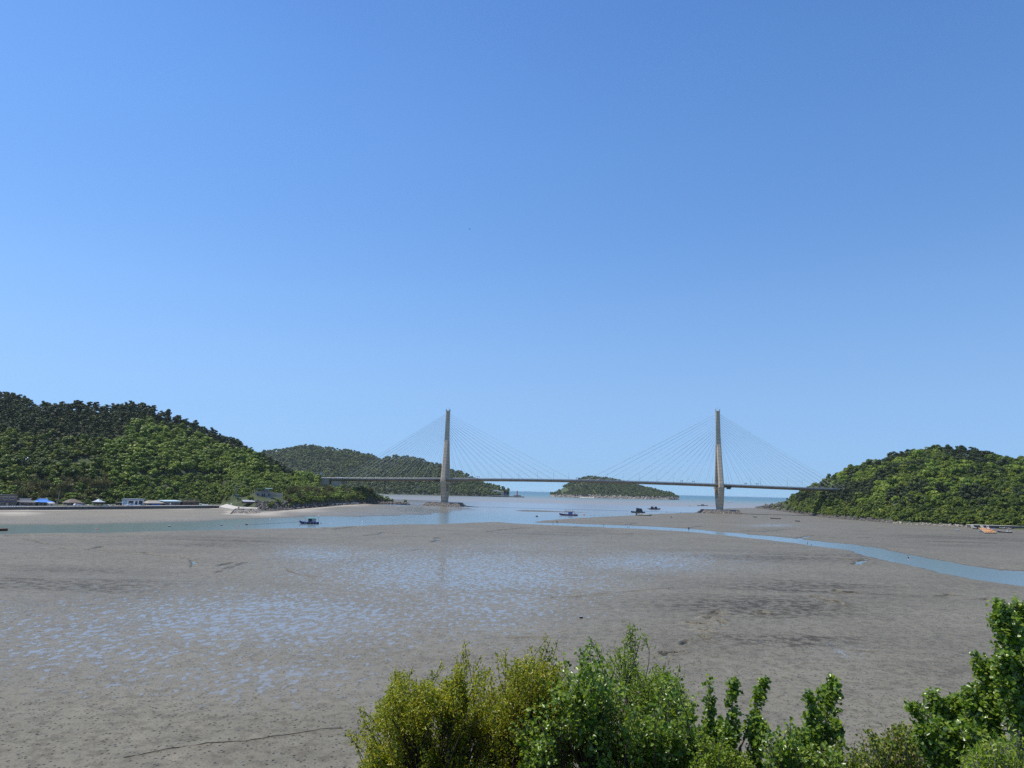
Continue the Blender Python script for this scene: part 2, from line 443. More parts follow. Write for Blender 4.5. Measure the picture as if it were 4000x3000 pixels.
# puddles: standing water in hollows
mpp = N.new("ShaderNodeMapping"); mpp.inputs["Scale"].default_value = (1.25, 0.66, 1); L.new(pos, mpp.inputs[0])
n_p = noise(N, L, 1.0, 5, mpp.outputs[0], 0.55)
thr = math_n(N, L, 'SUBTRACT', 0.725, math_n(N, L, 'MULTIPLY', a_wet, 0.220))
thr2 = math_n(N, L, 'ADD', thr, 0.022)
pud = maprange(N, L, n_p, thr, thr2, 0.0, 1.0)
pud = math_n(N, L, 'MULTIPLY', pud, maprange(N, L, n_lump, 0.62, 0.70, 1.0, 0.0))
base = mixc(N, L, math_n(N, L, 'MULTIPLY', a_wet, 0.4), base, (0.215, 0.188, 0.130))
film = math_n(N, L, 'MULTIPLY', a_wet, 0.16)
base = mixc(N, L, pud, base, (0.190, 0.180, 0.160))
sepm = N.new("ShaderNodeSeparateXYZ"); L.new(pos, sepm.inputs[0])
edge = maprange(N, L, math_n(N, L, 'ADD', sepm.outputs["Z"], math_n(N, L, 'MULTIPLY', n_mid, -0.08)), -0.02, 0.20, 1.0, 0.0)
base = mixc(N, L, math_n(N, L, 'MULTIPLY', edge, 0.75), base, (0.075, 0.068, 0.050))
L.new(base, b.inputs["Base Color"])
rgh = math_n(N, L, 'ADD', math_n(N, L, 'MULTIPLY', n_mid, 0.25), 0.42)
damp = maprange(N, L, n_p, math_n(N, L, 'SUBTRACT', thr, 0.10), thr, 0.0, 1.0)
rgh = math_n(N, L, 'SUBTRACT', math_n(N, L, 'SUBTRACT', rgh, film), math_n(N, L, 'MULTIPLY', damp, 0.18))
mr = N.new("ShaderNodeMix"); mr.data_type = 'FLOAT'
L.new(pud, mr.inputs[0]); L.new(rgh, mr.inputs[2]); mr.inputs[3].default_value = 0.03
L.new(mr.outputs[0], b.inputs["Roughness"])
b.inputs["IOR"].default_value = 1.36
_w = math_n(N, L, 'MAXIMUM', math_n(N, L, 'MAXIMUM', pud, math_n(N, L, 'MULTIPLY', damp, 0.7)), math_n(N, L, 'MULTIPLY', edge, 0.8))
_s = math_n(N, L, 'ADD', 0.30, math_n(N, L, 'MULTIPLY', _w, 0.25))
L.new(math_n(N, L, 'SUBTRACT', _s, math_n(N, L, 'MULTIPLY', dk, 0.22)), b.inputs["Specular IOR Level"])
hgt = math_n(N, L, 'ADD', math_n(N, L, 'MULTIPLY', n_lump, 0.55), math_n(N, L, 'MULTIPLY', n_fine, 0.30))
hgt = math_n(N, L, 'SUBTRACT', hgt, math_n(N, L, 'MULTIPLY', hole, 0.6))
bs = math_n(N, L, 'MULTIPLY', math_n(N, L, 'SUBTRACT', 1.0, pud), math_n(N, L, 'SUBTRACT', 1.0, math_n(N, L, 'MULTIPLY', a_wet, 0.25)))
bump(N, L, hgt, bs, 0.16, b)
me = np_mesh("mud_flat", np.c_[P, z], F, m_mud, attrs={"wet": wet, "dark": dark, "sand": sand, "crack": crack}, smooth=True)
tag(link("mud_flat", me), kind="structure")

# ---- water: one sheet out past the horizon
m_sea, nt, N, L, b = new_mat("turbid_sea_water")
pos = N.new("ShaderNodeNewGeometry").outputs["Position"]
sep = N.new("ShaderNodeSeparateXYZ"); L.new(pos, sep.inputs[0])
mp = N.new("ShaderNodeMapping"); mp.inputs["Scale"].default_value = (0.006, 0.0022, 1); L.new(pos, mp.inputs[0])
bands = noise(N, L, 1.0, 4, mp.outputs[0], 0.6)
yv = math_n(N, L, 'ADD', sep.outputs["Y"], math_n(N, L, 'MULTIPLY', math_n(N, L, 'SUBTRACT', bands, 0.5), 170.0))
lg = math_n(N, L, 'LOGARITHM', math_n(N, L, 'MAXIMUM', yv, 60.0), 10.0)
t01 = maprange(N, L, lg, 2.2, 4.4)
nlin = N.new("ShaderNodeMapRange"); L.new(lg, nlin.inputs[0]); nlin.inputs[1].default_value = 2.2; nlin.inputs[2].default_value = 4.4
wnear = mixc(N, L, maprange(N, L, sep.outputs["X"], -230, -60, 0.0, 1.0), (0.150, 0.190, 0.160), (0.145, 0.200, 0.215))  # left channel greener: the hill's reflection put into the base colour
wfar = ramp(N, L, nlin.outputs[0], [(0.30, (0.19, 0.195, 0.180)), (0.410, (0.20, 0.20, 0.185)), (0.425, (0.225, 0.205, 0.170)), (0.49, (0.205, 0.205, 0.175)), (0.54, (0.150, 0.190, 0.168)), (0.60, (0.090, 0.165, 0.165)), (0.68, (0.040, 0.130, 0.145)), (0.82, (0.010, 0.085, 0.120))])
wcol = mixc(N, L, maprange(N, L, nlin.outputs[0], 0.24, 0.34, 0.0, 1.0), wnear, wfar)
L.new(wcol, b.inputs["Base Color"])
b.inputs["IOR"].default_value = 1.33
wr = maprange(N, L, lg, 3.08, 3.14, 0.19, 0.34); L.new(wr, b.inputs["Roughness"])
calm = maprange(N, L, noise(N, L, 0.012, 3, pos), 0.40, 0.62, 0.25, 1.0)
w1 = noise(N, L, 1.3, 3, pos, 0.6)
w2 = noise(N, L, 3.2, 2, pos, 0.6)
hgt = math_n(N, L, 'ADD', w1, math_n(N, L, 'MULTIPLY', w2, 0.3))
bump(N, L, hgt, math_n(N, L, 'MULTIPLY', calm, maprange(N, L, lg, 3.08, 3.14, 0.22, 0.40)), 0.10, b)
ex = [-45000, -3000, -800, 0, 800, 3000, 45000]; ey = [20, 200, 600, 1500, 4000, 12000, 45000]
V = [(x, y, 0.0) for y in ey for x in ex]
Fq = [(j * 7 + i, j * 7 + i + 1, (j + 1) * 7 + i + 1, (j + 1) * 7 + i) for j in range(6) for i in range(6)]
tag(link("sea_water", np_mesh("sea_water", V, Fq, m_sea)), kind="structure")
# ================================================================== hills
class Hill:
    """terrain from the shore up to a crest line and down behind it"""
    def __init__(s, st, z0, back, bank=0.0, rough=3.0, seed=1, flat=0.0, inset=None):
        # st rows: px, shore_py (on the mud) or None, shore depth or None, crest_py of the tree tops, crest depth, tree height
        s.t = np.array([az_tan(r_[0]) for r_ in st])
        s.d0 = np.array([r_[2] if r_[2] else G(r_[0], r_[1], 0.35)[1] for r_ in st])
        if inset: s.d0 = s.d0 + np.array([inset(r_[0]) for r_ in st])
        s.d1 = np.array([max(r_[4], a + 15) for r_, a in zip(st, s.d0)])
        s.zc = np.array([D(r_[0], r_[3], d)[2] - r_[5] for r_, d in zip(st, s.d1)])
        s.z0 = np.array([z0(r_[0]) for r_ in st]); s.zc = np.maximum(s.zc, s.z0 + 0.5)
        s.fl = np.array([flat(r_[0]) if callable(flat) else flat for r_ in st])
        s.bk = np.array([bank(r_[0]) if callable(bank) else bank for r_ in st])
        s.back, s.rough, s.seed = back, rough, seed
        s.t0, s.t1 = s.t[0], s.t[-1]
    def par(s, X, Y):
        t = X / Y
        i = lambda a: np.interp(t, s.t, a)
        return t, i(s.d0), i(s.d1), i(s.zc), i(s.z0), i(s.fl), i(s.bk)
    def z(s, X, Y):
        X = np.asarray(X, float); Y = np.asarray(Y, float)
        t, d0, d1, zc, z0, fl, bk = s.par(X, Y)
        e = Y - d0
        v = np.clip((e - fl) / np.maximum(d1 - d0 - fl, 5), 0, None)
        up = z0 + bk * sstep(0, 16, e) + (zc - z0 - bk) * (0.25 * np.sin(np.clip(v, 0, 1) * math.pi / 2) + 0.75 * np.clip(v, 0, 1) ** 1.05)
        dn = zc - (zc + 6) * sstep(0, s.back, Y - d1)
        zz = np.where(v < 1, up, dn)
        zz = zz + (fbm(X * 0.02, Y * 0.02, s.seed, 4) - 0.5) * s.rough * 2 * np.clip(v * 3, 0, 1) * np.clip((zc - z0) / 20, 0, 1)
        zz = np.where(e < 0, z0 + e * 1.1, zz)
        return np.maximum(zz, -3.0)
    def v(s, X, Y):
        t, d0, d1, zc, z0, fl, bk = s.par(X, Y)
        return (Y - d0) / (d1 - d0)
    def mesh(s, name, mat, nc=240, nr=110):
        tt = np.linspace(s.t0, s.t1, nc)
        rows = np.concatenate([[-0.02, -0.008, 0.0, 0.012, 0.025], np.linspace(0.045, 1.0, nr - 25), 1.0 + np.linspace(0.03, 1.0, 20)])
        V = []
        for r_ in rows:
            d0 = np.interp(tt, s.t, s.d0); d1 = np.interp(tt, s.t, s.d1)
            Y = np.where(r_ <= 1, d0 + (d1 - d0) * r_, d1 + (r_ - 1) * s.back)
            V.append(np.c_[tt * Y, Y, s.z(tt * Y, Y)])
        n = len(rows); V = np.concatenate(V)
        ix = np.arange(n * nc).reshape(n, nc)
        F = np.stack([ix[:-1, :-1], ix[:-1, 1:], ix[1:, 1:], ix[1:, :-1]], -1).reshape(-1, 4)
        return tag(link(name, np_mesh(name, V, F, mat, smooth=True)), kind="structure")
    def hit(s, px, py):
        d = ray(px, py)
        t = d[0] / d[1]
        Y = np.arange(np.interp(t, s.t, s.d0) + 0.5, np.interp(t, s.t, s.d1) + 5, 0.5)
        zr = CAM_H + d[2] / d[1] * Y
        zt = s.z(t * Y, Y)
        k = np.argmax(zt >= zr)
        return np.array([t * Y[k], Y[k], zt[k]])
    def scatter(s, sp, vmax=1.05, seed=0):
        rg = np.random.default_rng(seed)
        y0, y1 = s.d0.min(), s.d1.max() + 30
        x0 = min((s.t0 * y0, s.t0 * y1)); x1 = max((s.t1 * y0, s.t1 * y1))
        gx, gy = np.meshgrid(np.arange(x0, x1, sp), np.arange(y0, y1, sp))
        X = gx.ravel() + rg.uniform(-.45, .45, gx.size) * sp; Y = gy.ravel() + rg.uniform(-.45, .45, gx.size) * sp
        t = X / Y; v = s.v(X, Y)
        k = (t > s.t0) & (t < s.t1) & (v > 0) & (v < vmax)
        X, Y, v = X[k], Y[k], v[k]
        return np.c_[X, Y, s.z(X, Y)], v, Y - np.interp(X / Y, s.t, s.d0)

m_hill, nt, N, L, b = new_mat("hillside_undergrowth")
pos = N.new("ShaderNodeNewGeometry").outputs["Position"]
c = ramp(N, L, noise(N, L, 0.11, 6, pos, 0.7), [(0.30, (0.026, 0.038, 0.012)), (0.52, (0.045, 0.066, 0.018)), (0.64, (0.080, 0.105, 0.028)), (0.76, (0.110, 0.098, 0.055))])
L.new(c, b.inputs["Base Color"]); b.inputs["Roughness"].default_value = 0.9
bump(N, L, noise(N, L, 0.8, 4, pos), 1.0, 1.2, b)

WALL_Z = 2.7
_wa = G(0, 1993.5, .35)[:2]; _wb = G(888, 1985, .35)[:2]
def wall_depth(px):
    """depth of the straight seawall line at photo column px"""
    t = az_tan(px); d = _wb - _wa
    return (_wa + d * ((t * _wa[1] - _wa[0]) / (d[0] - t * d[1])))[1]
left_st = [(-520, 2002, None, 1525, 800, 8), (-200, 1996, None, 1528, 800, 8), (0, 1994, None, 1534, 800, 8), (60, 1994, None, 1552, 790, 8), (110, 1994, None, 1575, 780, 8), (200, 1994, None, 1580, 780, 8), (300, 1994, None, 1577, 780, 8), (350, 1994, None, 1586, 780, 8), (410, 1994, None, 1580, 780, 8), (490, 1993, None, 1576, 790, 8), (570, 1992, None, 1590, 800, 8), (640, 1991, None, 1614, 820, 8), (700, 1990, None, 1636, 835, 8),
    (760, 1988, None, 1660, 850, 8), (820, 1987, None, 1686, 860, 8), (870, 1987, None, 1706, 870, 8), (930, 1990, None, 1732, 880, 8), (1000, 1994, None, 1766, 890, 8), (1040, 1995, None, 1797, 890, 7), (1080, 1994, None, 1820, 890, 6), (1110, 1993, None, 1838, 890, 6), (1140, 1991, None, 1854, 890, 5), (1200, 1985, None, 1868, 895, 5), (1260, 1980, None, 1880, 905, 5), (1330, 1974, None, 1897, 912, 4), (1400, 1970, None, 1903, 918, 4), (1450, 1967, None, 1908, 925, 4), (1485, 1966, None, 1922, 930, 4), (1515, 1966, None, 1944, 935, 3), (1535, 1967, None, 1956, 930, 2), (1570, 1969, None, 1966, 925, 0.2), (1600, 1970, None, 1970, 920, 0)]
left_st = [(r_[0], r_[1], wall_depth(r_[0]) if -400 < r_[0] < 890 else (wall_depth(-300) if r_[0] <= -400 else None), *r_[3:]) for r_ in left_st]
H_LEFT = Hill(left_st, lambda p: WALL_Z - .3 if p < 900 else (1.2 if p > 1000 else 2.0), 260, bank=lambda p: 0 if p < 930 else (5 if p < 1480 else (2.5 if p < 1530 else .3)), rough=4.0, seed=4, flat=lambda p: 54 if p < 880 else (18 if p < 1000 else 4), inset=lambda p: 6 if p < 900 else 0)
H_LEFT.mesh("left_hill", m_hill, 300, 120)

right_st = [(2950, 1985, None, 1984, 1175, 0.2), (2985, 1988, None, 1972, 1160, 1), (3005, 1990, None, 1964, 1140, 4), (3060, 1997, None, 1947, 1090, 5), (3130, 2008, None, 1922, 1050, 6), (3200, 2017, None, 1893, 1010, 7), (3240, 2022, None, 1874, 985, 8), (3280, 2026, None, 1852, 965, 8), (3340, 2031, None, 1832, 945, 8), (3400, 2035, None, 1810, 930, 8), (3450, 2039, None, 1795, 915, 8), (3500, 2044, None, 1778, 905, 8), (3560, 2048, None, 1768, 890, 8), (3620, 2051, None, 1756, 880, 8), (3700, 2055, None, 1748, 870, 8), (3760, 2057, None, 1752, 860, 8), (3800, 2059, None, 1758, 855, 8),
    (3850, 2062, None, 1770, 850, 8), (3900, 2064, None, 1782, 845, 8), (4000, 2068, None, 1792, 840, 8), (4200, 2076, None, 1800, 820, 8), (4500, 2088, None, 1800, 790, 8)]
H_RIGHT = Hill(right_st, lambda p: 1.0, 260, bank=lambda p: 0.4 if p < 3000 else 3.5, rough=4.0, seed=8, flat=5)
H_RIGHT.mesh("right_hill", m_hill, 240, 110)

far_st = [(900, None, 2350, 1800, 3000, 9), (1000, None, 2350, 1768, 3000, 9), (1050, None, 2350, 1763, 3000, 9), (1090, None, 2350, 1756, 3000, 9), (1140, None, 2350, 1744, 3000, 9), (1190, None, 2350, 1737, 3000, 9), (1250, None, 2350, 1747, 3000, 9), (1310, None, 2350, 1751, 3000, 9), (1370, None, 2350, 1764, 3000, 9), (1430, None, 2350, 1777, 3000, 9), (1500, None, 2350, 1800, 3000, 9), (1600, None, 2400, 1850, 3000, 9), (1700, None, 2400, 1900, 3000, 3)]
H_FAR = Hill(far_st, lambda p: 1.5, 700, bank=6, rough=16, seed=21, flat=60)
H_FAR.mesh("far_ridge", m_hill, 120, 80)
near_far_st = [(1380, None, 2250, 1860, 2500, 8), (1440, None, 2250, 1812, 2560, 9), (1500, None, 2250, 1788, 2600, 9), (1540, None, 2250, 1778, 2600, 9), (1590, None, 2250, 1780, 2600, 9), (1640, None, 2250, 1793, 2600, 9), (1700, None, 2250, 1806, 2600, 9), (1740, None, 2250, 1824, 2600, 9), (1790, None, 2250, 1842, 2600, 9), (1830, None, 2250, 1860, 2600, 9), (1880, None, 2280, 1882, 2580, 9), (1920, None, 2300, 1898, 2520, 8), (1950, None, 2320, 1902, 2480, 8), (1968, None, 2330, 1905, 2440, 7), (1980, None, 2340, 1914, 2420, 4), (1990, None, 2340, 1919, 2400, 0)]
H_FAR2 = Hill(near_far_st, lambda p: 1.5, 400, bank=6, rough=8, seed=31, flat=30)
H_FAR2.mesh("headland", m_hill, 120, 80)
isl_st = [(2150, None, 2900, 1930, 2960, 0), (2172, None, 2860, 1926, 2960, 1), (2185, None, 2840, 1912, 2980, 4), (2210, None, 2820, 1894, 3020, 6), (2240, None, 2800, 1878, 3040, 7), (2270, None, 2800, 1864, 3050, 7), (2310, None, 2800, 1858, 3050, 7), (2350, None, 2790, 1862, 3050, 7), (2400, None, 2790, 1870, 3050, 7), (2440, None, 2780, 1880, 3040, 7), (2480, None, 2780, 1892, 3020, 7), (2530, None, 2780, 1905, 3000, 6), (2570, None, 2790, 1913, 2980, 6), (2610, None, 2800, 1921, 2960, 6), (2628, None, 2830, 1925, 2950, 5), (2636, None, 2850, 1936, 2940, 2), (2652, None, 2870, 1944, 2930, 0)]
m_isl, nt, N, L, b = new_mat("island_ground")
geo = N.new("ShaderNodeNewGeometry"); pos = geo.outputs["Position"]
sp = N.new("ShaderNodeSeparateXYZ"); L.new(pos, sp.inputs[0])
zz = math_n(N, L, 'ADD', sp.outputs["Z"], math_n(N, L, 'MULTIPLY', noise(N, L, 0.05, 4, pos), 14))
c = ramp(N, L, noise(N, L, 0.05, 5, pos, 0.7), [(0.3, (0.03, 0.045, 0.018)), (0.7, (0.07, 0.10, 0.03))])
rk = ramp(N, L, noise(N, L, 0.12, 5, pos, 0.7), [(0.35, (0.10, 0.085, 0.07)), (0.65, (0.30, 0.26, 0.21))])
L.new(mixc(N, L, maprange(N, L, zz, 14, 18), rk, c), b.inputs["Base Color"]); b.inputs["Roughness"].default_value = 0.9
H_ISL = Hill(isl_st, lambda p: 1.0, 300, bank=7, rough=6, seed=41, flat=8)
H_ISL.mesh("small_island", m_isl, 120, 60)

# ================================================================== trees
def quads(pos, nrm, size, rg, asp=1.0):
    n = len(pos)
    nrm = nrm / np.maximum(np.linalg.norm(nrm, axis=1, keepdims=True), 1e-6)
    h = rg.normal(size=(n, 3)); a = np.cross(nrm, h); a /= np.maximum(np.linalg.norm(a, axis=1, keepdims=True), 1e-6)
    bb = np.cross(nrm, a)
    s1 = (size * rg.uniform(0.7, 1.3, n))[:, None]; s2 = s1 * asp
    k = nrm * s1 * rg.uniform(-.25, .25, n)[:, None]
    return np.stack([pos - a * s1 - bb * s2 * .6 + k, pos + a * s1 * .7 - bb * s2 - k, pos + a * s1 + bb * s2 * .6 + k, pos - a * s1 * .7 + bb * s2 - k], 1)

def trunk_quads(pts, rad, n=5):
    out = []
    pts = np.asarray(pts, float); rings = []
    for p, r_ in zip(pts, rad):
        a = np.arange(n) * 2 * math.pi / n
        rings.append(np.c_[p[0] + r_ * np.cos(a), p[1] + r_ * np.sin(a), np.full(n, p[2])])
    for k in range(len(rings) - 1):
        for i in range(n):
            j = (i + 1) % n
            out.append([rings[k][i], rings[k][j], rings[k + 1][j], rings[k + 1][i]])
    return np.array(out)

def broad(rg, Rr, Hh, nq, qs, nl=11):
    """rounded broadleaf crown of several uneven lobes"""
    cen = []
    for k in range(nl):
        a = rg.uniform(0, 2 * math.pi); e = math.sqrt(rg.uniform(0.05, 1))
        zc = rg.uniform(0.30, 0.92)
        w = math.sqrt(max(0.05, 1 - abs(zc - 0.5) ** 1.6 * 2.1))
        cen.append((Rr * 0.72 * e * w * math.cos(a), Rr * 0.72 * e * w * math.sin(a), Hh * zc))
    cen = np.array(cen); rad = Rr * rg.uniform(0.30, 0.48, nl)
    li = rg.integers(0, nl, nq)
    d = rg.normal(size=(nq, 3)); d /= np.linalg.norm(d, axis=1, keepdims=True)
    d[:, 2] = np.where(d[:, 2] < -0.35, -d[:, 2], d[:, 2])
    p = cen[li] + d * (rad[li] * rg.uniform(0.72, 1.08, nq))[:, None] * np.array([1, 1, 0.85])
    nr = d * 0.9 + np.array([0, 0, 0.35]) + rg.normal(size=(nq, 3)) * 0.26
    q = quads(p, nr, qs, rg)
    tq = trunk_quads([(0, 0, -1.5), (0.1, 0.05, Hh * .3), (0.0, 0.1, Hh * .62)], [0.28, 0.2, 0.08])
    return q, tq

def pine(rg, Hh, nq, qs):
    """red pine: bent trunk carrying flat uneven pads"""
    np_ = rg.integers(8, 12); bend = rg.normal(size=2) * 0.5
    P_, Nn = [], []
    for k in range(np_):
        f = 0.36 + 0.64 * (k + rg.uniform(-.3, .3)) / np_
        sp = (1.12 - f) * 2.7 + 0.95
        a = rg.uniform(0, 2 * math.pi)
        c = np.array([bend[0] * f + math.cos(a) * sp * 0.7, bend[1] * f + math.sin(a) * sp * 0.7, Hh * f])
        n = nq // np_
        d = rg.normal(size=(n, 3)); d /= np.linalg.norm(d, axis=1, keepdims=True)
        rr = np.array([sp * .75 + .35, sp * .75 + .35, 0.55 + 0.25 * rg.random()])
        P_.append(c + d * rr * rg.uniform(.5, 1.05, n)[:, None]); Nn.append(d * .7 + np.array([0, 0, .3]) + rg.normal(size=(n, 3)) * .4)
    q = quads(np.concatenate(P_), np.concatenate(Nn), qs, rg, 0.7)
    tq = trunk_quads([(0, 0, -1.5), (bend[0] * .4, bend[1] * .4, Hh * .4), (bend[0], bend[1], Hh * .95)], [0.24, 0.17, 0.05])
    return q, tq

def tuft(rg, Rr, Hh, nq, qs):
    """bamboo / tall scrub: feathery plumes that arch outwards"""
    ns = 22; P_, Nn = [], []
    for k in range(ns):
        a = rg.uniform(0, 2 * math.pi); rr = Rr * math.sqrt(rg.random()) * .8
        hh = Hh * rg.uniform(.7, 1.08); ln = rg.normal(size=2) * 0.8
        n = nq // ns; f = rg.beta(2.2, 1.3, n)
        P_.append(np.c_[rr * math.cos(a) + ln[0] * f ** 2 + rg.normal(size=n) * .42, rr * math.sin(a) + ln[1] * f ** 2 + rg.normal(size=n) * .42, hh * f])
        Nn.append(np.c_[rg.normal(size=n), rg.normal(size=n), rg.normal(size=n) * .5 + .4])
    q = quads(np.concatenate(P_), np.concatenate(Nn), qs, rg, 0.5)
    a = rg.uniform(0, 6.283, 130); r_ = Rr * np.sqrt(rg.random(130)) * .85
    core = quads(np.c_[r_ * np.cos(a), r_ * np.sin(a), Hh * rg.uniform(.02, .72, 130)], rg.normal(size=(130, 3)), .62, rg, .9)
    return np.concatenate([q, core]), trunk_quads([(0, 0, -1), (0, 0, Hh * .4)], [.1, .05])

def shrub(rg, Rr, Hh, nq, qs):
    q, t = broad(rg, Rr, Hh, nq, qs, 7)
    return q, trunk_quads([(0, 0, -1), (0, 0, Hh * .4)], [.1, .05])

m_bark = paint("tree_bark", (0.075, 0.058, 0.044), 0.9, 0.4, 3.0)
m_broad = leaf_mat("broadleaf_foliage", [(0.0, (0.034, 0.066, 0.008)), (0.30, (0.070, 0.120, 0.010)), (0.62, (0.120, 0.175, 0.013)), (0.86, (0.180, 0.225, 0.016)), (1.0, (0.245, 0.240, 0.022))], 0.30, 0.5)
m_bright = leaf_mat("fresh_broadleaf_foliage", [(0.0, (0.075, 0.135, 0.012)), (0.35, (0.135, 0.215, 0.020)), (0.7, (0.200, 0.285, 0.030)), (0.93, (0.275, 0.335, 0.042)), (1.0, (0.340, 0.330, 0.050))], 0.26, 0.5)
m_pine = leaf_mat("pine_needles", [(0.0, (0.024, 0.038, 0.012)), (0.5, (0.046, 0.070, 0.020)), (1.0, (0.090, 0.122, 0.030))], 0.08, 0.6)
m_bamb = leaf_mat("dry_bamboo_foliage", [(0.0, (0.055, 0.066, 0.020)), (0.5, (0.115, 0.115, 0.042)), (0.85, (0.175, 0.158, 0.068)), (1.0, (0.220, 0.188, 0.095))], 0.2, 0.6)
m_shrub = leaf_mat("shrub_foliage", [(0.0, (0.055, 0.095, 0.009)), (0.5, (0.120, 0.180, 0.013)), (1.0, (0.215, 0.240, 0.020))], 0.22, 0.55)
m_farleaf = leaf_mat("far_wood_foliage", [(0.0, (0.034, 0.056, 0.014)), (0.45, (0.062, 0.098, 0.018)), (0.75, (0.105, 0.150, 0.022)), (1.0, (0.160, 0.195, 0.030))], 0.15, 0.6, per_tree=0.75)

def proto(fn, mats, *a, seed=0):
    rg = np.random.default_rng(seed)
    q, t = fn(rg, *a)
    return q, t, mats

def proto_mesh(name, pr):
    q, t, mats = pr
    A = np.concatenate([q, t]); V = A.reshape(-1, 3)
    return np_mesh(name, V, np.arange(len(V)).reshape(-1, 4), mats, np.r_[np.zeros(len(q), int), np.ones(len(t), int)], {"tv": np.zeros(len(V))})

def merged(name, protos, P_, S_, seed, mats):
    """many small trees too far off to count, as one mesh"""
    rg = np.random.default_rng(seed)
    which = rg.integers(0, len(protos), len(P_)); Vs, Ts = [], []
    for w in range(len(protos)):
        k = np.where(which == w)[0]
        if not len(k): continue
        q = protos[w][0].reshape(-1, 3)
        a = rg.uniform(0, 2 * math.pi, len(k)); c, s_ = np.cos(a)[:, None], np.sin(a)[:, None]
        sc = S_[k][:, None]
        x = (q[None, :, 0] * c - q[None, :, 1] * s_) * sc + P_[k][:, 0:1]
        y = (q[None, :, 0] * s_ + q[None, :, 1] * c) * sc + P_[k][:, 1:2]
        zz = q[None, :, 2] * sc * rg.uniform(.85, 1.2, len(k))[:, None] + P_[k][:, 2:3]
        Vs.append(np.stack([x, y, zz], -1).reshape(-1, 3)); Ts.append(np.repeat(rg.random(len(k)), q.shape[0]))
    V = np.concatenate(Vs)
    return link(name, np_mesh(name, V, np.arange(len(V)).reshape(-1, 4), mats, None, {"tv": np.concatenate(Ts)}))

PB = [proto(broad, [m_broad, m_bark], 4.6, 8.2, 640, 0.42, 7 + 2 * k, seed=100 + k) for k in range(5)]
PBB = [proto(broad, [m_bright, m_bark], 4.8, 7.8, 640, 0.42, 6 + 2 * k, seed=150 + k) for k in range(5)]
PP = [proto(pine, [m_pine, m_bark], 8.8, 520, 0.44, seed=200 + k) for k in range(4)]
PT = [proto(tuft, [m_bamb, m_bark], 2.9, 6.5, 560, 0.36, seed=300 + k) for k in range(3)]
PS = [proto(shrub, [m_shrub, m_bark], 2.6, 3.2, 260, 0.34, seed=400 + k) for k in range(3)]
PF = [proto(broad, [m_farleaf, m_bark], 6.5, 9.5, 70, 1.5, 6, seed=500 + k) for k in range(4)]
MESH = {"bright": [proto_mesh("bright_broadleaf_tree", p) for p in PBB], "broad": [proto_mesh("broadleaf_tree", p) for p in PB], "pine": [proto_mesh("pine_tree", p) for p in PP], "bamboo": [proto_mesh("bamboo_clump", p) for p in PT], "shrub": [proto_mesh("shrub", p) for p in PS]}
PROTO = {"bright": PBB, "broad": PB, "pine": PP, "bamboo": PT, "shrub": PS}
MAT = {"bright": m_bright, "broad": m_broad, "pine": m_pine, "bamboo": m_bamb, "shrub": m_shrub}

def plant(kind, name, cat, label, group, P_, S_, seed, limit=300, rest=None):
    """the `limit` nearest stand as single objects, the rest as one mesh"""
    rg = np.random.default_rng(seed)
    order = np.argsort(np.hypot(P_[:, 0], P_[:, 1]) / S_)
    first = {}
    for i in order[:limit]:
        w = int(rg.integers(0, len(MESH[kind])))
        if w not in first:
            o = bpy.data.objects.new(name, MESH[kind][w]); first[w] = o
        else: o = first[w].copy()
        COL.objects.link(o)
        o.location = tuple(P_[i]); s_ = float(S_[i]); o.scale = (s_, s_, s_ * float(rg.uniform(.85, 1.2)))
        o.rotation_euler = (0, 0, float(rg.uniform(0, 6.28)))
        tag(o, label if isinstance(label, str) else label(P_[i]), cat, group)
    k = order[limit:]
    if len(k) and rest:
        tag(merged(rest[0], PROTO[kind], P_[k], S_[k], seed + 1, [MAT[kind]]), rest[1], rest[2], None, "stuff")

def ell(px, py, cx, cy, rx, ry): return ((px - cx) / rx) ** 2 + ((py - cy) / ry) ** 2 < 1

# ---- left hill
Pt, v, e = H_LEFT.scatter(6.2, 1.04, 5)
px, py = proj(Pt)
rg = np.random.default_rng(6)
pine_line = np.interp(px, [-500, 0, 150, 300, 400, 500, 600, 700, 800, 900, 1000, 1060, 1100], [1690, 1690, 1705, 1745, 1730, 1708, 1690, 1694, 1722, 1766, 1812, 1836, 1846])
jit = (fbm(Pt[:, 0] * .02, Pt[:, 1] * .02, 61, 3) - .5) * 110 + rg.normal(size=len(px)) * 12
is_pine = (py < pine_line + jit)
is_pine |= (rg.random(len(px)) < np.where(px < 420, .34, .04)) & (py < 1850) & (jit > -60)
keep = np.where(px < 890, e > 56, np.where(px < 1000, e > 26, e > 9))
keep &= ~ell(px, py, 318, 1808, 48, 24) & ~ell(px, py, 775, 1858, 75, 10) & ~ell(px, py, 560, 1868, 60, 6)
keep &= ~((px > 880) & (px < 1015) & (py > 1945)) & ~((px > 960) & (px < 1130) & (py > 1930) & (py < 1994)) & ~((px > 985) & (px < 1110) & (py > 1918))
keep &= ~((px > 1245) & (px < 1400) & (py > 1893) & (py < 1915))
bam = keep & (((px > 50) & (px < 440) & (py > 1880) & (rg.random(len(px)) < 0.75)) | ((px > 1130) & (px < 1520) & (py > 1915) & (rg.random(len(px)) < 0.35)))
small = keep & ~bam & ~is_pine & ((py > 1895) | (px > 1290) | ((px > 600) & (px < 1150) & (py > 1855)))
mid = keep & ~bam & ~is_pine & ~small
pin = keep & is_pine & ~bam
sc = np.clip(np.exp(rg.normal(-.08, .26, len(px))), .55, 1.5)
def left_place(p):
    return ""
plant("pine", "pine_tree", "tree", "dark pine tree in the upper pine wood of the left hill", "pine trees on the left hill", Pt[pin], sc[pin] * .86, 1, 210, ("pine_wood", "dark pine wood covering the top of the left hill", "wood"))
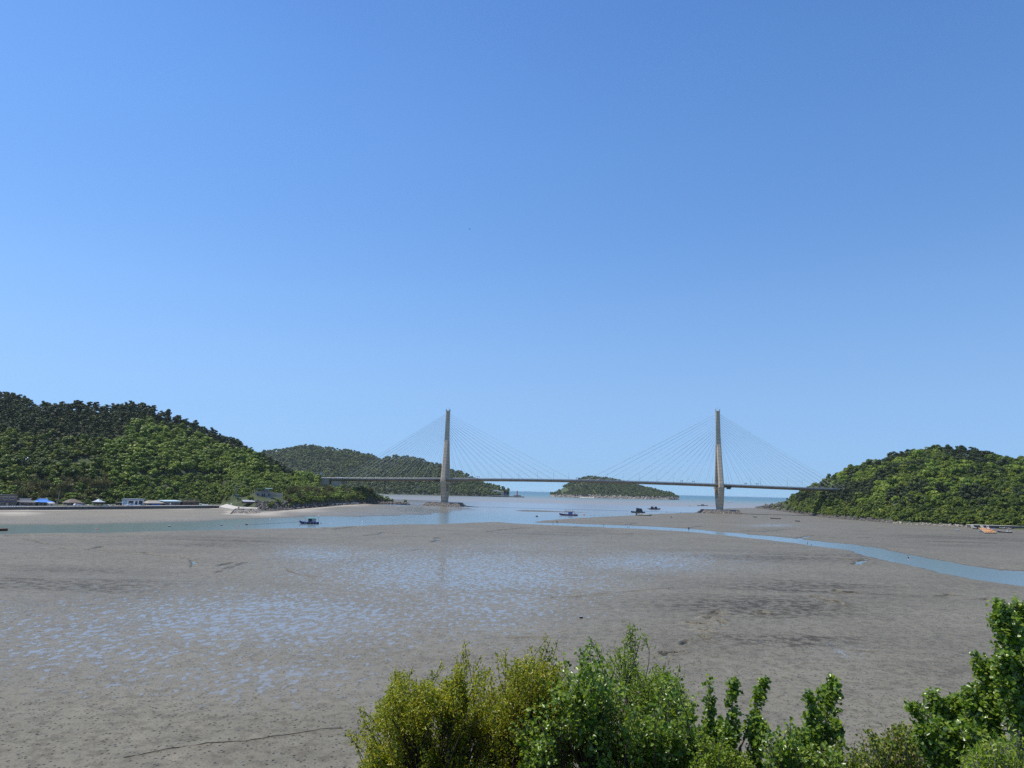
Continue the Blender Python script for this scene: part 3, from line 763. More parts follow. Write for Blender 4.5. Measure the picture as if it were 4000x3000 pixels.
mound = mid & (px > 415) & (rg.random(len(px)) < .9); mid = mid & ~mound
plant("bright", "broadleaf_tree", "tree", "round bright green broadleaf tree on the right-hand slope of the left hill", "bright broadleaf trees on the left hill", Pt[mound], sc[mound] * 1.05, 2, 100, ("broadleaf_wood", "bright green broadleaf wood on the right-hand slope of the left hill", "wood"))
plant("broad", "broadleaf_tree", "tree", "mid green broadleaf tree mixed with pines on the far left of the left hill", "mid green broadleaf trees on the left hill", Pt[mid], sc[mid] * .98, 22, 70, ("mixed_wood", "mid green broadleaf wood mixed with pines on the far left slope", "wood"))
plant("bright", "low_tree", "tree", "low green tree on the terraces and promontory at the foot of the left hill", "low trees at the foot of the left hill", Pt[small], sc[small] * .62, 3, 300, ("low_wood", "low green wood at the foot of the left hill", "wood"))
plant("bamboo", "bamboo_clump", "bamboo", "olive brown clump of feathery bamboo on the bank above the seaside houses", "bamboo clumps at the foot of the left hill", Pt[bam], sc[bam], 4, 300, ("bamboo_thicket", "olive brown bamboo thicket behind the houses", "bamboo"))
# dense shrubs: hedge rows, gaps and the promontory
Ps, vs, es = H_LEFT.scatter(3.6, .8, 15)
sx, sy = proj(Ps)
hed = ((sx > 585) & (sx < 900) & (es > 50) & (es < 74)) | ((sx > 600) & (sx < 1240) & (np.abs(sy - np.interp(sx, [600, 760, 900, 1240], [1880, 1868, 1872, 1880])) < 7)) | ((sx > 1130) & (sx < 1530) & (es > 7) & (es < 60)) | ((sx > 640) & (sx < 880) & (sy > 1888) & (sy < 1925) & (rg.random(len(sx)) < .5))
hed |= (sx > -300) & (sx < 600) & (es > 50) & (es < 95) & (rg.random(len(sx)) < .7)
hed |= (sx > 870) & (sx < 1150) & (sy > 1915) & (sy < 1985) & (rg.random(len(sx)) < .42)
hed &= ~((sx > 980) & (sx < 1110) & (sy > 1928) & (sy < 1964)) & ~((sx > 905) & (sx < 945) & (sy > 1936) & (sy < 1952)) & ~((sx > 935) & (sx < 1030) & (sy > 1960)) & ~((sx > 855) & (sx < 960) & (sy > 1958)) & ~((sx > 1245) & (sx < 1400) & (sy > 1890) & (sy < 1914))
plant("shrub", "shrub", "shrub", "bright green bushy shrub in the hedges along the foot of the left hill", "shrubs at the foot of the left hill", Ps[hed], rg.uniform(.7, 1.2, hed.sum()), 5, 170, ("shrubbery", "bright green shrubbery on the lower banks of the left hill", "shrubbery"))

# ---- right hill
Pt, v, e = H_RIGHT.scatter(6.4, 1.04, 25)
px, py = proj(Pt)
n1 = fbm(Pt[:, 0] * .02, Pt[:, 1] * .02, 71, 3)
pin = ((n1 > .60) | ell(px, py, 3790, 1790, 120, 34) | (rg.random(len(px)) < .05)) & (e > 40)
kp = (e > 5) & (px > 2985)
sc = np.clip(np.exp(rg.normal(-.04, .28, len(px))), .55, 1.6) * np.where(e < 35, .62, 1) * np.where(px < 3120, .7, 1)
n2 = fbm(Pt[:, 0] * .035, Pt[:, 1] * .035, 73, 3) + rg.normal(size=len(px)) * .06
brt = kp & ~pin & (n2 > .58)
plant("bright", "broadleaf_tree", "tree", "bright yellow-green broadleaf tree on the right hill", "bright broadleaf trees on the right hill", Pt[brt], sc[brt] * 1.02, 21, 60, ("bright_broadleaf_wood", "bright yellow-green patches of broadleaf wood on the right hill", "wood"))
kp0 = kp; kp = kp & ~brt
plant("broad", "broadleaf_tree", "tree", "mid green broadleaf tree among the woods of the right hill", "mid green broadleaf trees on the right hill", Pt[kp & ~pin], sc[kp & ~pin] * 1.02, 11, 70, ("broadleaf_wood", "green broadleaf wood on the upper part of the right hill", "wood"))
plant("pine", "pine_tree", "tree", "dark pine tree among the broadleaf woods of the right hill", "pine trees on the right hill", Pt[kp0 & pin], sc[kp0 & pin], 12, 90, ("pine_wood", "dark pines near the top of the right hill", "wood"))
Ps, vs, es = H_RIGHT.scatter(4.0, .3, 35)
sx, sy = proj(Ps); hed = (es > 4) & (es < 28) & (sx > 2990)
plant("shrub", "shrub", "shrub", "low green shrub above the rocks at the shore of the right hill", "shrubs along the right shore", Ps[hed], rg.uniform(.7, 1.4, hed.sum()), 13, 130, ("shrubbery", "low green shrubbery above the rocks of the right hill", "shrubbery"))

# ---- far woods (they read as one mass)
for hill, nm, lab, sp, sd_, vm in ((H_FAR, "far_ridge_wood", "hazy wood covering the far ridge behind the left hill", 11, 51, 1.03), (H_FAR2, "headland_wood", "green wood covering the headland behind the left bridge tower", 10, 52, 1.03), (H_ISL, "island_wood", "low dark wood covering the small island under the bridge", 8, 53, 1.3)):
    Pt, v, e = hill.scatter(sp, vm, sd_)
    px, py = proj(Pt)
    k = e > (70 if hill is H_FAR else 4 if hill is H_FAR2 else 12)
    if hill is H_ISL: k &= ~ell(px, py, 2203, 1917, 17, 11) & (rg.random(len(px)) < .85)
    if hill is H_FAR2: k &= ~((px > 1440) & (px < 1680) & (np.abs(py - 1905) < 2.5)) & ~((px > 1820) & (px < 1890) & (np.abs(py - 1899) < 2.5))
    tag(merged(nm, PF, Pt[k], rg.uniform(.75, 1.25, k.sum()) * (1.0 if hill is not H_ISL else .7), sd_, [m_farleaf]), lab, "wood", None, "stuff")
# ================================================================== cable-stayed bridge
m_conc, nt, N, L, b = new_mat("weathered_concrete")
tco = N.new("ShaderNodeTexCoord").outputs["Object"]
mp = N.new("ShaderNodeMapping"); mp.inputs["Scale"].default_value = (1.2, 1.2, 0.10); L.new(tco, mp.inputs[0])
st = noise(N, L, 1.0, 5, mp.outputs[0], 0.7)
c = ramp(N, L, noise(N, L, 0.12, 4, tco, 0.6), [(0.3, (0.45, 0.375, 0.265)), (0.7, (0.55, 0.47, 0.35))])
c = mixc(N, L, maprange(N, L, st, 0.48, 0.76, 0.0, 0.55), c, (0.17, 0.15, 0.12))
wv = N.new("ShaderNodeTexWave"); wv.bands_direction = 'Z'; wv.inputs["Scale"].default_value = 0.075; wv.inputs["Distortion"].default_value = 0.6; L.new(tco, wv.inputs["Vector"])
c = mixc(N, L, maprange(N, L, wv.outputs["Fac"], 0.965, 0.995, 0.0, 0.55), c, (0.10, 0.092, 0.080))
L.new(c, b.inputs["Base Color"]); b.inputs["Roughness"].default_value = 0.85
m_deckc = paint("deck_concrete", (0.25, 0.215, 0.165), 0.85, 0.3, 0.15)
m_rail = paint("grey_rail_steel", (0.42, 0.44, 0.47), 0.45, 0.15, 0.5, 0.3)
m_cable = paint("pale_cable_sheath", (0.60, 0.62, 0.60), 0.4, 0.1, 0.1)
m_asph = paint("asphalt", (0.05, 0.05, 0.052), 0.9, 0.25, 0.6)
m_dkst = paint("dark_steel", (0.05, 0.05, 0.055), 0.5, 0.2, 1.0, 0.3)

DL, DR = 897.0, 858.0
PL = D(1740, 1880, DL)[:2]; PR = D(2809, 1896, DR)[:2]
ax = PR - PL; SPAN = float(np.linalg.norm(ax)); ax = ax / SPAN
ROT = math.atan2(ax[1], ax[0])
# local frame: x along the bridge from the left tower, y away from the camera, z up
_sx = [-190, -165, -135, 0, SPAN / 2, SPAN, SPAN + 110, SPAN + 150, SPAN + 200]
_sz = [28.2, 28.2, 28.4, 31.6, 33.6, 31.8, 30.2, 29.8, 29.0]
_cf = np.polyfit(_sx, _sz, 4)
def dz(s): return float(np.polyval(_cf, s))       # underside of the girder
bridge = thing("cable_stayed_bridge", "long concrete cable-stayed bridge with two tall towers across the bay", "bridge", (PL[0], PL[1], 0), ROT)
S0, S1 = -172.0, SPAN + 168.0
HW = 11.5
xs = np.linspace(S0, S1, 90)
rings = []
for s_ in xs:
    z0 = dz(s_)
    rings.append([(s_, -HW, z0 + 2.5), (s_, -HW, z0 + 1.7), (s_, -7.4, z0), (s_, 7.4, z0), (s_, HW, z0 + 1.7), (s_, HW, z0 + 2.5), (s_, 0, z0 + 2.75)])
deck = MB().loft(rings).build("deck", m_deckc, bridge)
MB().loft([[(s_, -8.6, dz(s_) + 2.84), (s_, 8.6, dz(s_) + 2.84), (s_, 8.6, dz(s_) + 2.55), (s_, -8.6, dz(s_) + 2.55)] for s_ in xs]).build("carriageway", m_asph, deck)
for sg in (-1, 1):
    mb = MB()
    mb.loft([[(s_, sg * HW - .2, dz(s_) + 2.5), (s_, sg * HW + .2, dz(s_) + 2.5), (s_, sg * HW + .2, dz(s_) + 2.85), (s_, sg * HW - .2, dz(s_) + 2.85)] for s_ in xs])
    for h, r_ in ((3.15, .06), (3.45, .06), (3.8, .09)):
        mb.tube([(s_, sg * HW, dz(s_) + h) for s_ in xs], r_, 4)
    for s_ in np.arange(S0 + 1, S1, 2.5):
        mb.box(s_ - .08, s_ + .08, sg * HW - .08, sg * HW + .08, dz(s_) + 2.8, dz(s_) + 3.8)
    mb.build("railing", m_rail, bridge)

ZTOP = {0: 123.5, 1: 127.0}
def oct_ring(x, y, z, wx, wy, ch=0.28):
    a, c_ = wx / 2, wy / 2; k = min(a, c_) * ch * 2
    return [(x - a + k, y - c_, z), (x + a - k, y - c_, z), (x + a, y - c_ + k, z), (x + a, y + c_ - k, z), (x + a - k, y + c_, z), (x - a + k, y + c_, z), (x - a, y + c_ - k, z), (x - a, y - c_ + k, z)]

CABLE_PTS = []
for ti, cx in enumerate((0.0, SPAN)):
    zt = ZTOP[ti]; zd = dz(cx); zs = zd + 52
    tw = empty("tower", (0, 0, 0)); tw.parent = bridge
    for sg in (-1, 1):
        MB().loft([oct_ring(cx, sg * 4.4, 3.0, 6.2, 6.0), oct_ring(cx, sg * 11.0, 21.0, 6.8, 5.2), oct_ring(cx, sg * 14.2, zd - 1.5, 7.2, 4.6)]).build("lower_leg", m_conc, tw)
        MB().loft([oct_ring(cx, sg * 14.2, zd - 1.2, 6.6, 4.4), oct_ring(cx, sg * 13.6, zd + 3.5, 6.3, 4.2), oct_ring(cx, sg * 8.0, zd + 28, 5.8, 3.8), oct_ring(cx, sg * 2.6, zs, 5.5, 3.6)]).build("leg", m_conc, tw)
    # web wall that closes the lower legs, with a pointed opening left under the cross beam
    MB().loft([[(cx - 2.6, -4, 3), (cx + 2.6, -4, 3), (cx + 2.6, 4, 3), (cx - 2.6, 4, 3)], [(cx - 2.7, -8.4, 18.5), (cx + 2.7, -8.4, 18.5), (cx + 2.7, 8.4, 18.5), (cx - 2.7, 8.4, 18.5)]]).build("web_wall", m_conc, tw)
    MB().box(cx - 3.0, cx + 3.0, -13.5, 13.5, zd - 4.2, zd - 0.3).build("cross_beam", m_conc, tw)
    cl = MB()
    for sg in (-1, 1): cl.loft([oct_ring(cx, sg * 14.2, zd - 1.5, 7.9, 5.2), oct_ring(cx, sg * 14.2, zd - 0.5, 8.1, 5.4)])
    cl.build("leg_collar", m_conc, tw)
    MB().loft([oct_ring(cx, 0, zs - 3, 5.6, 7.6, .2), oct_ring(cx, 0, zs + 12, 5.35, 5.4, .2), oct_ring(cx, 0, zt - 3.5, 5.0, 4.6, .2), oct_ring(cx, 0, zt - 3.2, 5.25, 4.9, .2), oct_ring(cx, 0, zt - 1.2, 5.25, 4.9, .2)]).build("column", m_conc, tw)
    hd = MB()
    for sx_ in (-1, 1): hd.box(cx + sx_ * 2.45 - .28, cx + sx_ * 2.45 + .28, -2.0, 2.0, zt - 1.2, zt + (.9 if ti else .6))
    hd.build("crown", m_conc, tw)
    rd = MB()
    for ox, oy, h in ((-1.9, -1, 2.6), (.6, .5, 3.4), (2.0, -1.2, 2.2)): rd.tube([(cx + ox, oy, zt - 1.2), (cx + ox, oy, zt + h)], .07, 5)
    rd.build("lightning_rod", m_dkst, tw)
    NCAB = 13
    for sd_, reach in ((-1, 138.0 if ti == 0 else SPAN / 2 - 8), (1, SPAN / 2 - 8 if ti == 0 else 146.0)):
        side_span = (ti == 0) == (sd_ < 0)
        for k in range(NCAB):
            f = k / (NCAB - 1)
            ff = f if not side_span else 1.32 * f - .32 * f * f
            if side_span: ff = min(ff, 1.0)
            xd = cx + sd_ * (15 + (reach - 15) * ff)
            za = zs + 3.5 + (zt - 5.5 - zs - 3.5) * f
            for sg in (-1, 1):
                CABLE_PTS.append((sg, k, [(cx + sd_ * 2.5, sg * 1.5, za), ((cx + xd) / 2 + sd_ * 1.2, sg * (1.5 + 10.4) / 2, (za + dz(xd) + 2.6) / 2 - .35), (xd, sg * 10.4, dz(xd) + 2.6)]))
CABLE_PTS.sort(key=lambda q: (q[0], q[1] == 0))
rest = MB()
for i, (sg, k, pts) in enumerate(CABLE_PTS):
    if i < 100: MB().tube(pts, .115, 5).build("stay_cable", m_cable, bridge)
    else: rest.tube(pts, .115, 5)
tag(rest.build("stay_cables", m_cable, bridge), kind="stuff")
# abutment pier at the left end, seen with two broad faces
zd = dz(-150)
MB().hexa([(-160, -11.4, 15), (-151, -11.4, 15), (-151, 11.4, 15), (-160, 11.4, 15)], [(-160, -11.4, zd + 1.6), (-151, -11.4, zd + 1.6), (-151, 11.4, zd + 1.6), (-160, 11.4, zd + 1.6)]).build("abutment", m_conc, bridge)
MB().hexa([(-148, -9, 15), (-135, -9, 15), (-135, 9, 15), (-148, 9, 15)], [(-148.5, -9, zd - .02), (-134.5, -9, zd - .02), (-134.5, 9, zd - .02), (-148.5, 9, zd - .02)]).build("end_pier", m_conc, bridge)
MB().box(SPAN + 8, SPAN + 12, -10, -4, dz(SPAN + 10) - 2.4, dz(SPAN + 10) - .2).box(SPAN + 5, SPAN + 13, -10.5, -3, dz(SPAN + 10) - .7, dz(SPAN + 10) - .25).build("inspection_gantry", m_dkst, bridge)
MB().box(-12, -4.5, -12.5, -8, dz(-8) - 1.6, dz(-8) - .4).build("inspection_gantry", m_dkst, bridge)

def bw(s_, y, z):
    """bridge frame -> world"""
    return (PL[0] + ax[0] * s_ - ax[1] * y, PL[1] + ax[1] * s_ + ax[0] * y, z)
def s_at(px, y=0.0):
    """distance along the bridge seen at photo column px"""
    t = az_tan(px); ox, oy = PL[0] - ax[1] * y, PL[1] + ax[0] * y
    return (t * oy - ox) / (ax[0] - t * ax[1])

# lamps along the deck
def lamp_mesh():
    mb = MB().tube([(0, 0, 0), (0, 0, 8.2), (0, .5, 9.0), (0, 1.8, 9.5)], [.14, .10, .08, .06], 6)
    return mb
lamp0 = None
for pxl in (1432, 1508, 1590, 1672, 1782, 1839, 1905, 1957, 2025, 2098, 2161, 2221, 2290, 2373, 2434, 2498, 2566, 2631, 2688, 2784, 2838, 2933, 2973, 3077, 3135):
    s_ = s_at(pxl, 9.8)
    if lamp0 is None:
        lamp0 = thing("street_lamp", "slim grey street lamp standing along the bridge deck", "street lamp", group="street lamps along the bridge")
        lamp_mesh().build("pole", m_rail, lamp0)
        MB().box(-.25, .25, 1.5, 2.7, 9.42, 9.6).build("lamp_head", m_rail, lamp0)
        o = lamp0; kids = list(lamp0.children)
    else:
        o = lamp0.copy(); COL.objects.link(o)
        for ch in kids:
            c_ = ch.copy(); COL.objects.link(c_); c_.parent = o
    o.location = bw(s_, 9.8, dz(s_) + 2.5); o.rotation_euler = (0, 0, ROT + math.pi)
# paired floodlights on the near railing
fl0 = None
for pxl in (1863, 1870, 2251, 2257, 2661, 2667, 2707, 2713, 2912, 2918, 2957, 2963):
    s_ = s_at(pxl, -10.9)
    if fl0 is None:
        fl0 = thing("floodlight", "small dark floodlight on a short post at the bridge railing", "floodlight", group="floodlights at the bridge railing")
        MB().tube([(0, 0, 0), (0, 0, 2.6)], .10, 5).build("post", m_dkst, fl0)
        MB().hexa([(-.5, -.35, 2.3), (.5, -.35, 2.3), (.5, .35, 2.3), (-.5, .35, 2.3)], [(-.35, -.2, 3.4), (.35, -.2, 3.4), (.35, .5, 3.4), (-.35, .5, 3.4)]).build("lamp_head", m_dkst, fl0)
        o = fl0; kids = list(fl0.children)
    else:
        o = fl0.copy(); COL.objects.link(o)
        for ch in kids:
            c_ = ch.copy(); COL.objects.link(c_); c_.parent = o
    o.location = bw(s_, -10.9, dz(s_) + 2.6); o.rotation_euler = (0, 0, ROT)

# ---- rubble mounds round the tower feet
m_rock = None
def rock_mat(name, lo, hi):
    m, nt, N, L, b = new_mat(name)
    geo = N.new("ShaderNodeNewGeometry")
    v = math_n(N, L, 'ADD', math_n(N, L, 'MULTIPLY', geo.outputs["Random Per Island"], .6), math_n(N, L, 'MULTIPLY', noise(N, L, 1.2, 4, geo.outputs["Position"]), .5))
    L.new(ramp(N, L, v, [(0.15, lo), (0.85, hi)]), b.inputs["Base Color"]); b.inputs["Roughness"].default_value = .85
    return m
m_rip = rock_mat("riprap_stone", (0.075, 0.066, 0.054), (0.38, 0.335, 0.275))
m_blk = rock_mat("dark_shore_rock", (0.022, 0.021, 0.021), (0.135, 0.122, 0.106))

def rock_proto(rg):
    """angular boulder: a warped, squashed hull"""
    d = []
    for k, n in ((-.75, 5), (-.1, 7), (.6, 5)):
        r_ = math.sqrt(1 - k * k); o = rg.uniform(0, 6)
        d += [(r_ * math.cos(o + 6.283 * i / n), r_ * math.sin(o + 6.283 * i / n), k) for i in range(n)]
    d = np.array(d + [(0, 0, 1)]) * rg.uniform(.72, 1.15, (len(d) + 1, 1)) * np.array([1.0, .85, .72])
    import bmesh
    bm = bmesh.new(); vs = [bm.verts.new(p) for p in d]
    r_ = bmesh.ops.convex_hull(bm, input=vs)
    bmesh.ops.delete(bm, geom=list({g for g in r_["geom_interior"] if isinstance(g, bmesh.types.BMVert)}), context='VERTS')
    bmesh.ops.triangulate(bm, faces=bm.faces)
    bm.verts.ensure_lookup_table(); bm.verts.index_update()
    V = np.array([v.co[:] for v in bm.verts]); F = np.array([[v.index for v in f.verts] for f in bm.faces]); bm.free()
    return V, F
_rg = np.random.default_rng(77)
ROCKS = [rock_proto(_rg) for _ in range(10)]
def rock_pile(P_, S_, seed):
    rg = np.random.default_rng(seed); Vs, Fs, n = [], [], 0
    for p, s_ in zip(P_, S_):
        V, F = ROCKS[rg.integers(0, len(ROCKS))]
        q = Matrix.Rotation(rg.uniform(0, 6.28), 3, 'Z') @ Matrix.Rotation(rg.normal() * .5, 3, 'X')
        Vs.append(V @ np.array(q).T * s_ + p); Fs.append(F + n); n += len(V)
    return np.concatenate(Vs), np.concatenate(Fs)
m_slab = paint("pale_concrete_slab", (0.40, 0.38, 0.34), 0.85, 0.2, 0.3)
for ti, (cx, lab) in enumerate(((0.0, "grey stone rubble island under the left bridge tower"), (SPAN, "grey stone rubble island under the right bridge tower"))):
    mo = thing("rubble_island", lab, "rubble island", (*bw(cx, 0, 0)[:2], 0), ROT)
    hx0, hx1, hy0, hy1, ht = 25, 20.0, 23, 17, 4.6
    MB().hexa([(-hx0, -hy0, -.6), (hx0, -hy0, -.6), (hx0, hy0, -.6), (-hx0, hy0, -.6)], [(-hx1, -hy1, ht - .3), (hx1, -hy1, ht - .3), (hx1, hy1, ht - .3), (-hx1, hy1, ht - .3)]).build("core", m_blk, mo)
    MB().box(-hx1 - .4, hx1 + .4, -hy1 - .4, hy1 + .4, ht - .3, ht + .15).build("slab", m_slab, mo)
    rg = np.random.default_rng(90 + ti); P_, S_ = [], []
    for side in range(4):
        for k in range(330 if side == 0 else 120):
            f = rg.random(); a = rg.uniform(-1, 1); w = hx0 + (hx1 - hx0) * f; h_ = hy0 + (hy1 - hy0) * f
            p = [(a * w, -h_), (a * w, h_), (-w, a * h_), (w, a * h_)][side]
            P_.append((p[0], p[1], -.4 + (ht - .2) * f)); S_.append(rg.uniform(.45, 1.0))
    V, F = rock_pile(np.array(P_), S_, 5 + ti)
    tag(link("riprap", np_mesh("riprap", V, F, m_rip), mo), kind="stuff")
# dark stones added in place of the bridge's cast shadow beside the islands
def spit(label, pts, w, seed):  # strip of stones standing for cast shade, not a real spit
    rg = np.random.default_rng(seed); P_, S_ = [], []
    for a, b_ in zip(pts[:-1], pts[1:]):
        n = int(np.hypot(*(b_ - a)[:2]) * 1.6)
        for k in range(n):
            f = rg.random(); p = a + (b_ - a) * f
            P_.append((p[0] + rg.normal() * w, p[1] + rg.normal() * w, p[2] + rg.normal() * .1)); S_.append(rg.uniform(.3, .8))
    V, F = rock_pile(np.array(P_), S_, seed)
    tag(link("shadow_stones", np_mesh("shadow_stones", V, F, m_blk)), label, "stone spit", None, "stuff")
spit("dark stones added for the bridge shadow beside the left rubble island", [G(1805, 1976, .3), G(1850, 1980, .1), G(1868, 1982, 0)], 1.4, 31)
spit("dark stones added for the bridge shadow beside the right rubble island", [G(2900, 2007, .4), G(2950, 2010, .4), G(3048, 2012, .3)], 1.0, 32)
# ================================================================== rocky shores
def shore_rocks(name, label, hill, px0, px1, n, e0, e1, s0, s1, seed, mat, zoff=0.0):
    rg = np.random.default_rng(seed); P_, S_ = [], []
    for k in range(n):
        t = az_tan(rg.uniform(px0, px1)); Y = np.interp(t, hill.t, hill.d0) + rg.uniform(e0, e1)
        z_ = float(hill.z(t * Y, Y)) if Y > np.interp(t, hill.t, hill.d0) else .3
        P_.append((t * Y, Y, max(z_, .25) + zoff)); S_.append(s0 + (s1 - s0) * rg.random() ** 2.2)
    V, F = rock_pile(np.array(P_), S_, seed)
    return tag(link(name, np_mesh(name, V, F, mat)), label, "rocks", None, "stuff")
shore_rocks("shore_rocks", "dark boulders piled below the green promontory on the left shore", H_LEFT, 1005, 1130, 620, -5, 14, .5, 1.9, 41, m_blk)
shore_rocks("shore_rocks", "dark jagged rocks along the waterline of the left promontory", H_LEFT, 1120, 1560, 900, -9, 9, .5, 2.6, 42, m_blk)
shore_rocks("shore_rocks", "low dark reef at the tip of the left promontory", H_LEFT, 1490, 1600, 260, -14, 12, .6, 2.6, 43, m_blk)
shore_rocks("shore_rocks", "dark rocks along the foot of the right hill", H_RIGHT, 3060, 3480, 700, -7, 7, .5, 2.6, 44, m_blk)
shore_rocks("shore_rocks", "grey rubble along the shore near the orange raft", H_RIGHT, 3440, 3800, 420, -6, 5, .4, 1.6, 45, m_rip)
shore_rocks("shore_rocks", "low dark reef at the seaward tip of the right hill", H_RIGHT, 2952, 3080, 420, -8, 16, .8, 3.2, 46, m_blk)
shore_rocks("shore_rocks", "pale cliff rocks round the foot of the small island", H_ISL, 2165, 2645, 420, -6, 22, 2, 6, 47, m_rip)
shore_rocks("shore_rocks", "dark rocks at the foot of the headland", H_FAR2, 1540, 1985, 240, -8, 10, 1.5, 4, 48, m_blk)

# ================================================================== seawall and village on the left shore
WA = G(0, 1993.5, .35)[:2]; WB = G(888, 1985, .35)[:2]
wd = (WB - WA); WLEN = float(np.linalg.norm(wd)); wd = wd / WLEN
wn_ = np.array([-wd[1], wd[0]])                       # away from the water
WROT = math.atan2(wd[1], wd[0])
def on_wall(px, back=0.0):
    """distance along the seawall seen at photo column px, on a line `back` metres behind its face"""
    t = az_tan(px); o = WA + wn_ * back
    return (t * o[1] - o[0]) / (wd[0] - t * wd[1])
def wall_pt(s_, back, z): p = WA + wd * s_ + wn_ * back; return (p[0], p[1], z)

m_seaw, nt, N, L, b = new_mat("sea_wall_stone")
pos = N.new("ShaderNodeNewGeometry").outputs["Position"]
vo = N.new("ShaderNodeTexVoronoi"); vo.inputs["Scale"].default_value = 0.9; L.new(pos, vo.inputs["Vector"])
c = ramp(N, L, noise(N, L, 1.1, 5, pos, .7), [(.3, (.075, .07, .062)), (.7, (.185, .170, .148))])
c = mixc(N, L, maprange(N, L, vo.outputs["Distance"], .5, .75, 0, .6), c, (.04, .037, .033))
L.new(c, b.inputs["Base Color"]); b.inputs["Roughness"].default_value = .9
bump(N, L, vo.outputs["Distance"], .8, .4, b)
sw = thing("seawall", "long dark stone seawall with a pale top along the left village", "seawall", (*WA, 0), WROT)
e0, e1 = -90.0, WLEN
MB().hexa([(e0, -.9, -.3), (e1, -.9, -.3), (e1, 3, -.3), (e0, 3, -.3)], [(e0, 0, WALL_Z - .35), (e1, 0, WALL_Z - .35), (e1, 3, WALL_Z - .35), (e0, 3, WALL_Z - .35)]).build("wall_face", m_seaw, sw)
MB().box(e0, e1, -.25, 3.0, WALL_Z - .35, WALL_Z + .05).build("coping", m_slab, sw)
o = MB().hexa([(e0, 3.0, WALL_Z - .6), (e1 + 12, 3.0, WALL_Z - .6), (e1 + 12, 9.5, WALL_Z - .6), (e0, 9.5, WALL_Z - .6)], [(e0, 3.0, WALL_Z + .02), (e1 + 12, 3.0, WALL_Z + .02), (e1 + 12, 9.5, WALL_Z + .02), (e0, 9.5, WALL_Z + .02)]).build("coast_road", paint("pale_road", (.33, .31, .28), .9, .15, .2), None, loc=(WA[0], WA[1], 0))
o.rotation_euler = (0, 0, WROT); tag(o, kind="structure")
# small white kerb blocks along the left end of the wall
kb = None; m_white = paint("white_paint", (.78, .78, .76), .5, .08, .6)
for q, pxl in enumerate(range(6, 115, 10)):
    s_ = on_wall(pxl, .5)
    if kb is None:
        kb = MB().hexa([(-.55, -.3, 0), (.55, -.3, 0), (.55, .3, 0), (-.55, .3, 0)], [(-.45, -.22, .5), (.45, -.22, .5), (.45, .22, .5), (-.45, .22, .5)]).build("kerb_block", m_white)
        tag(kb, "small white kerb block on top of the seawall below the brown two-storey house", "kerb block", "white kerb blocks on the seawall"); o = kb
    else:
        o = kb.copy(); COL.objects.link(o)
    o.location = wall_pt(s_, .5, WALL_Z + .05); o.rotation_euler = (0, 0, WROT)

m_glass = paint("dark_window_glass", (.02, .024, .03), .12, .2, .8)
m_door = paint("pale_door", (.55, .55, .52), .5, .1, .8)
def P_(name, col, **k): return paint(name, col, **k)

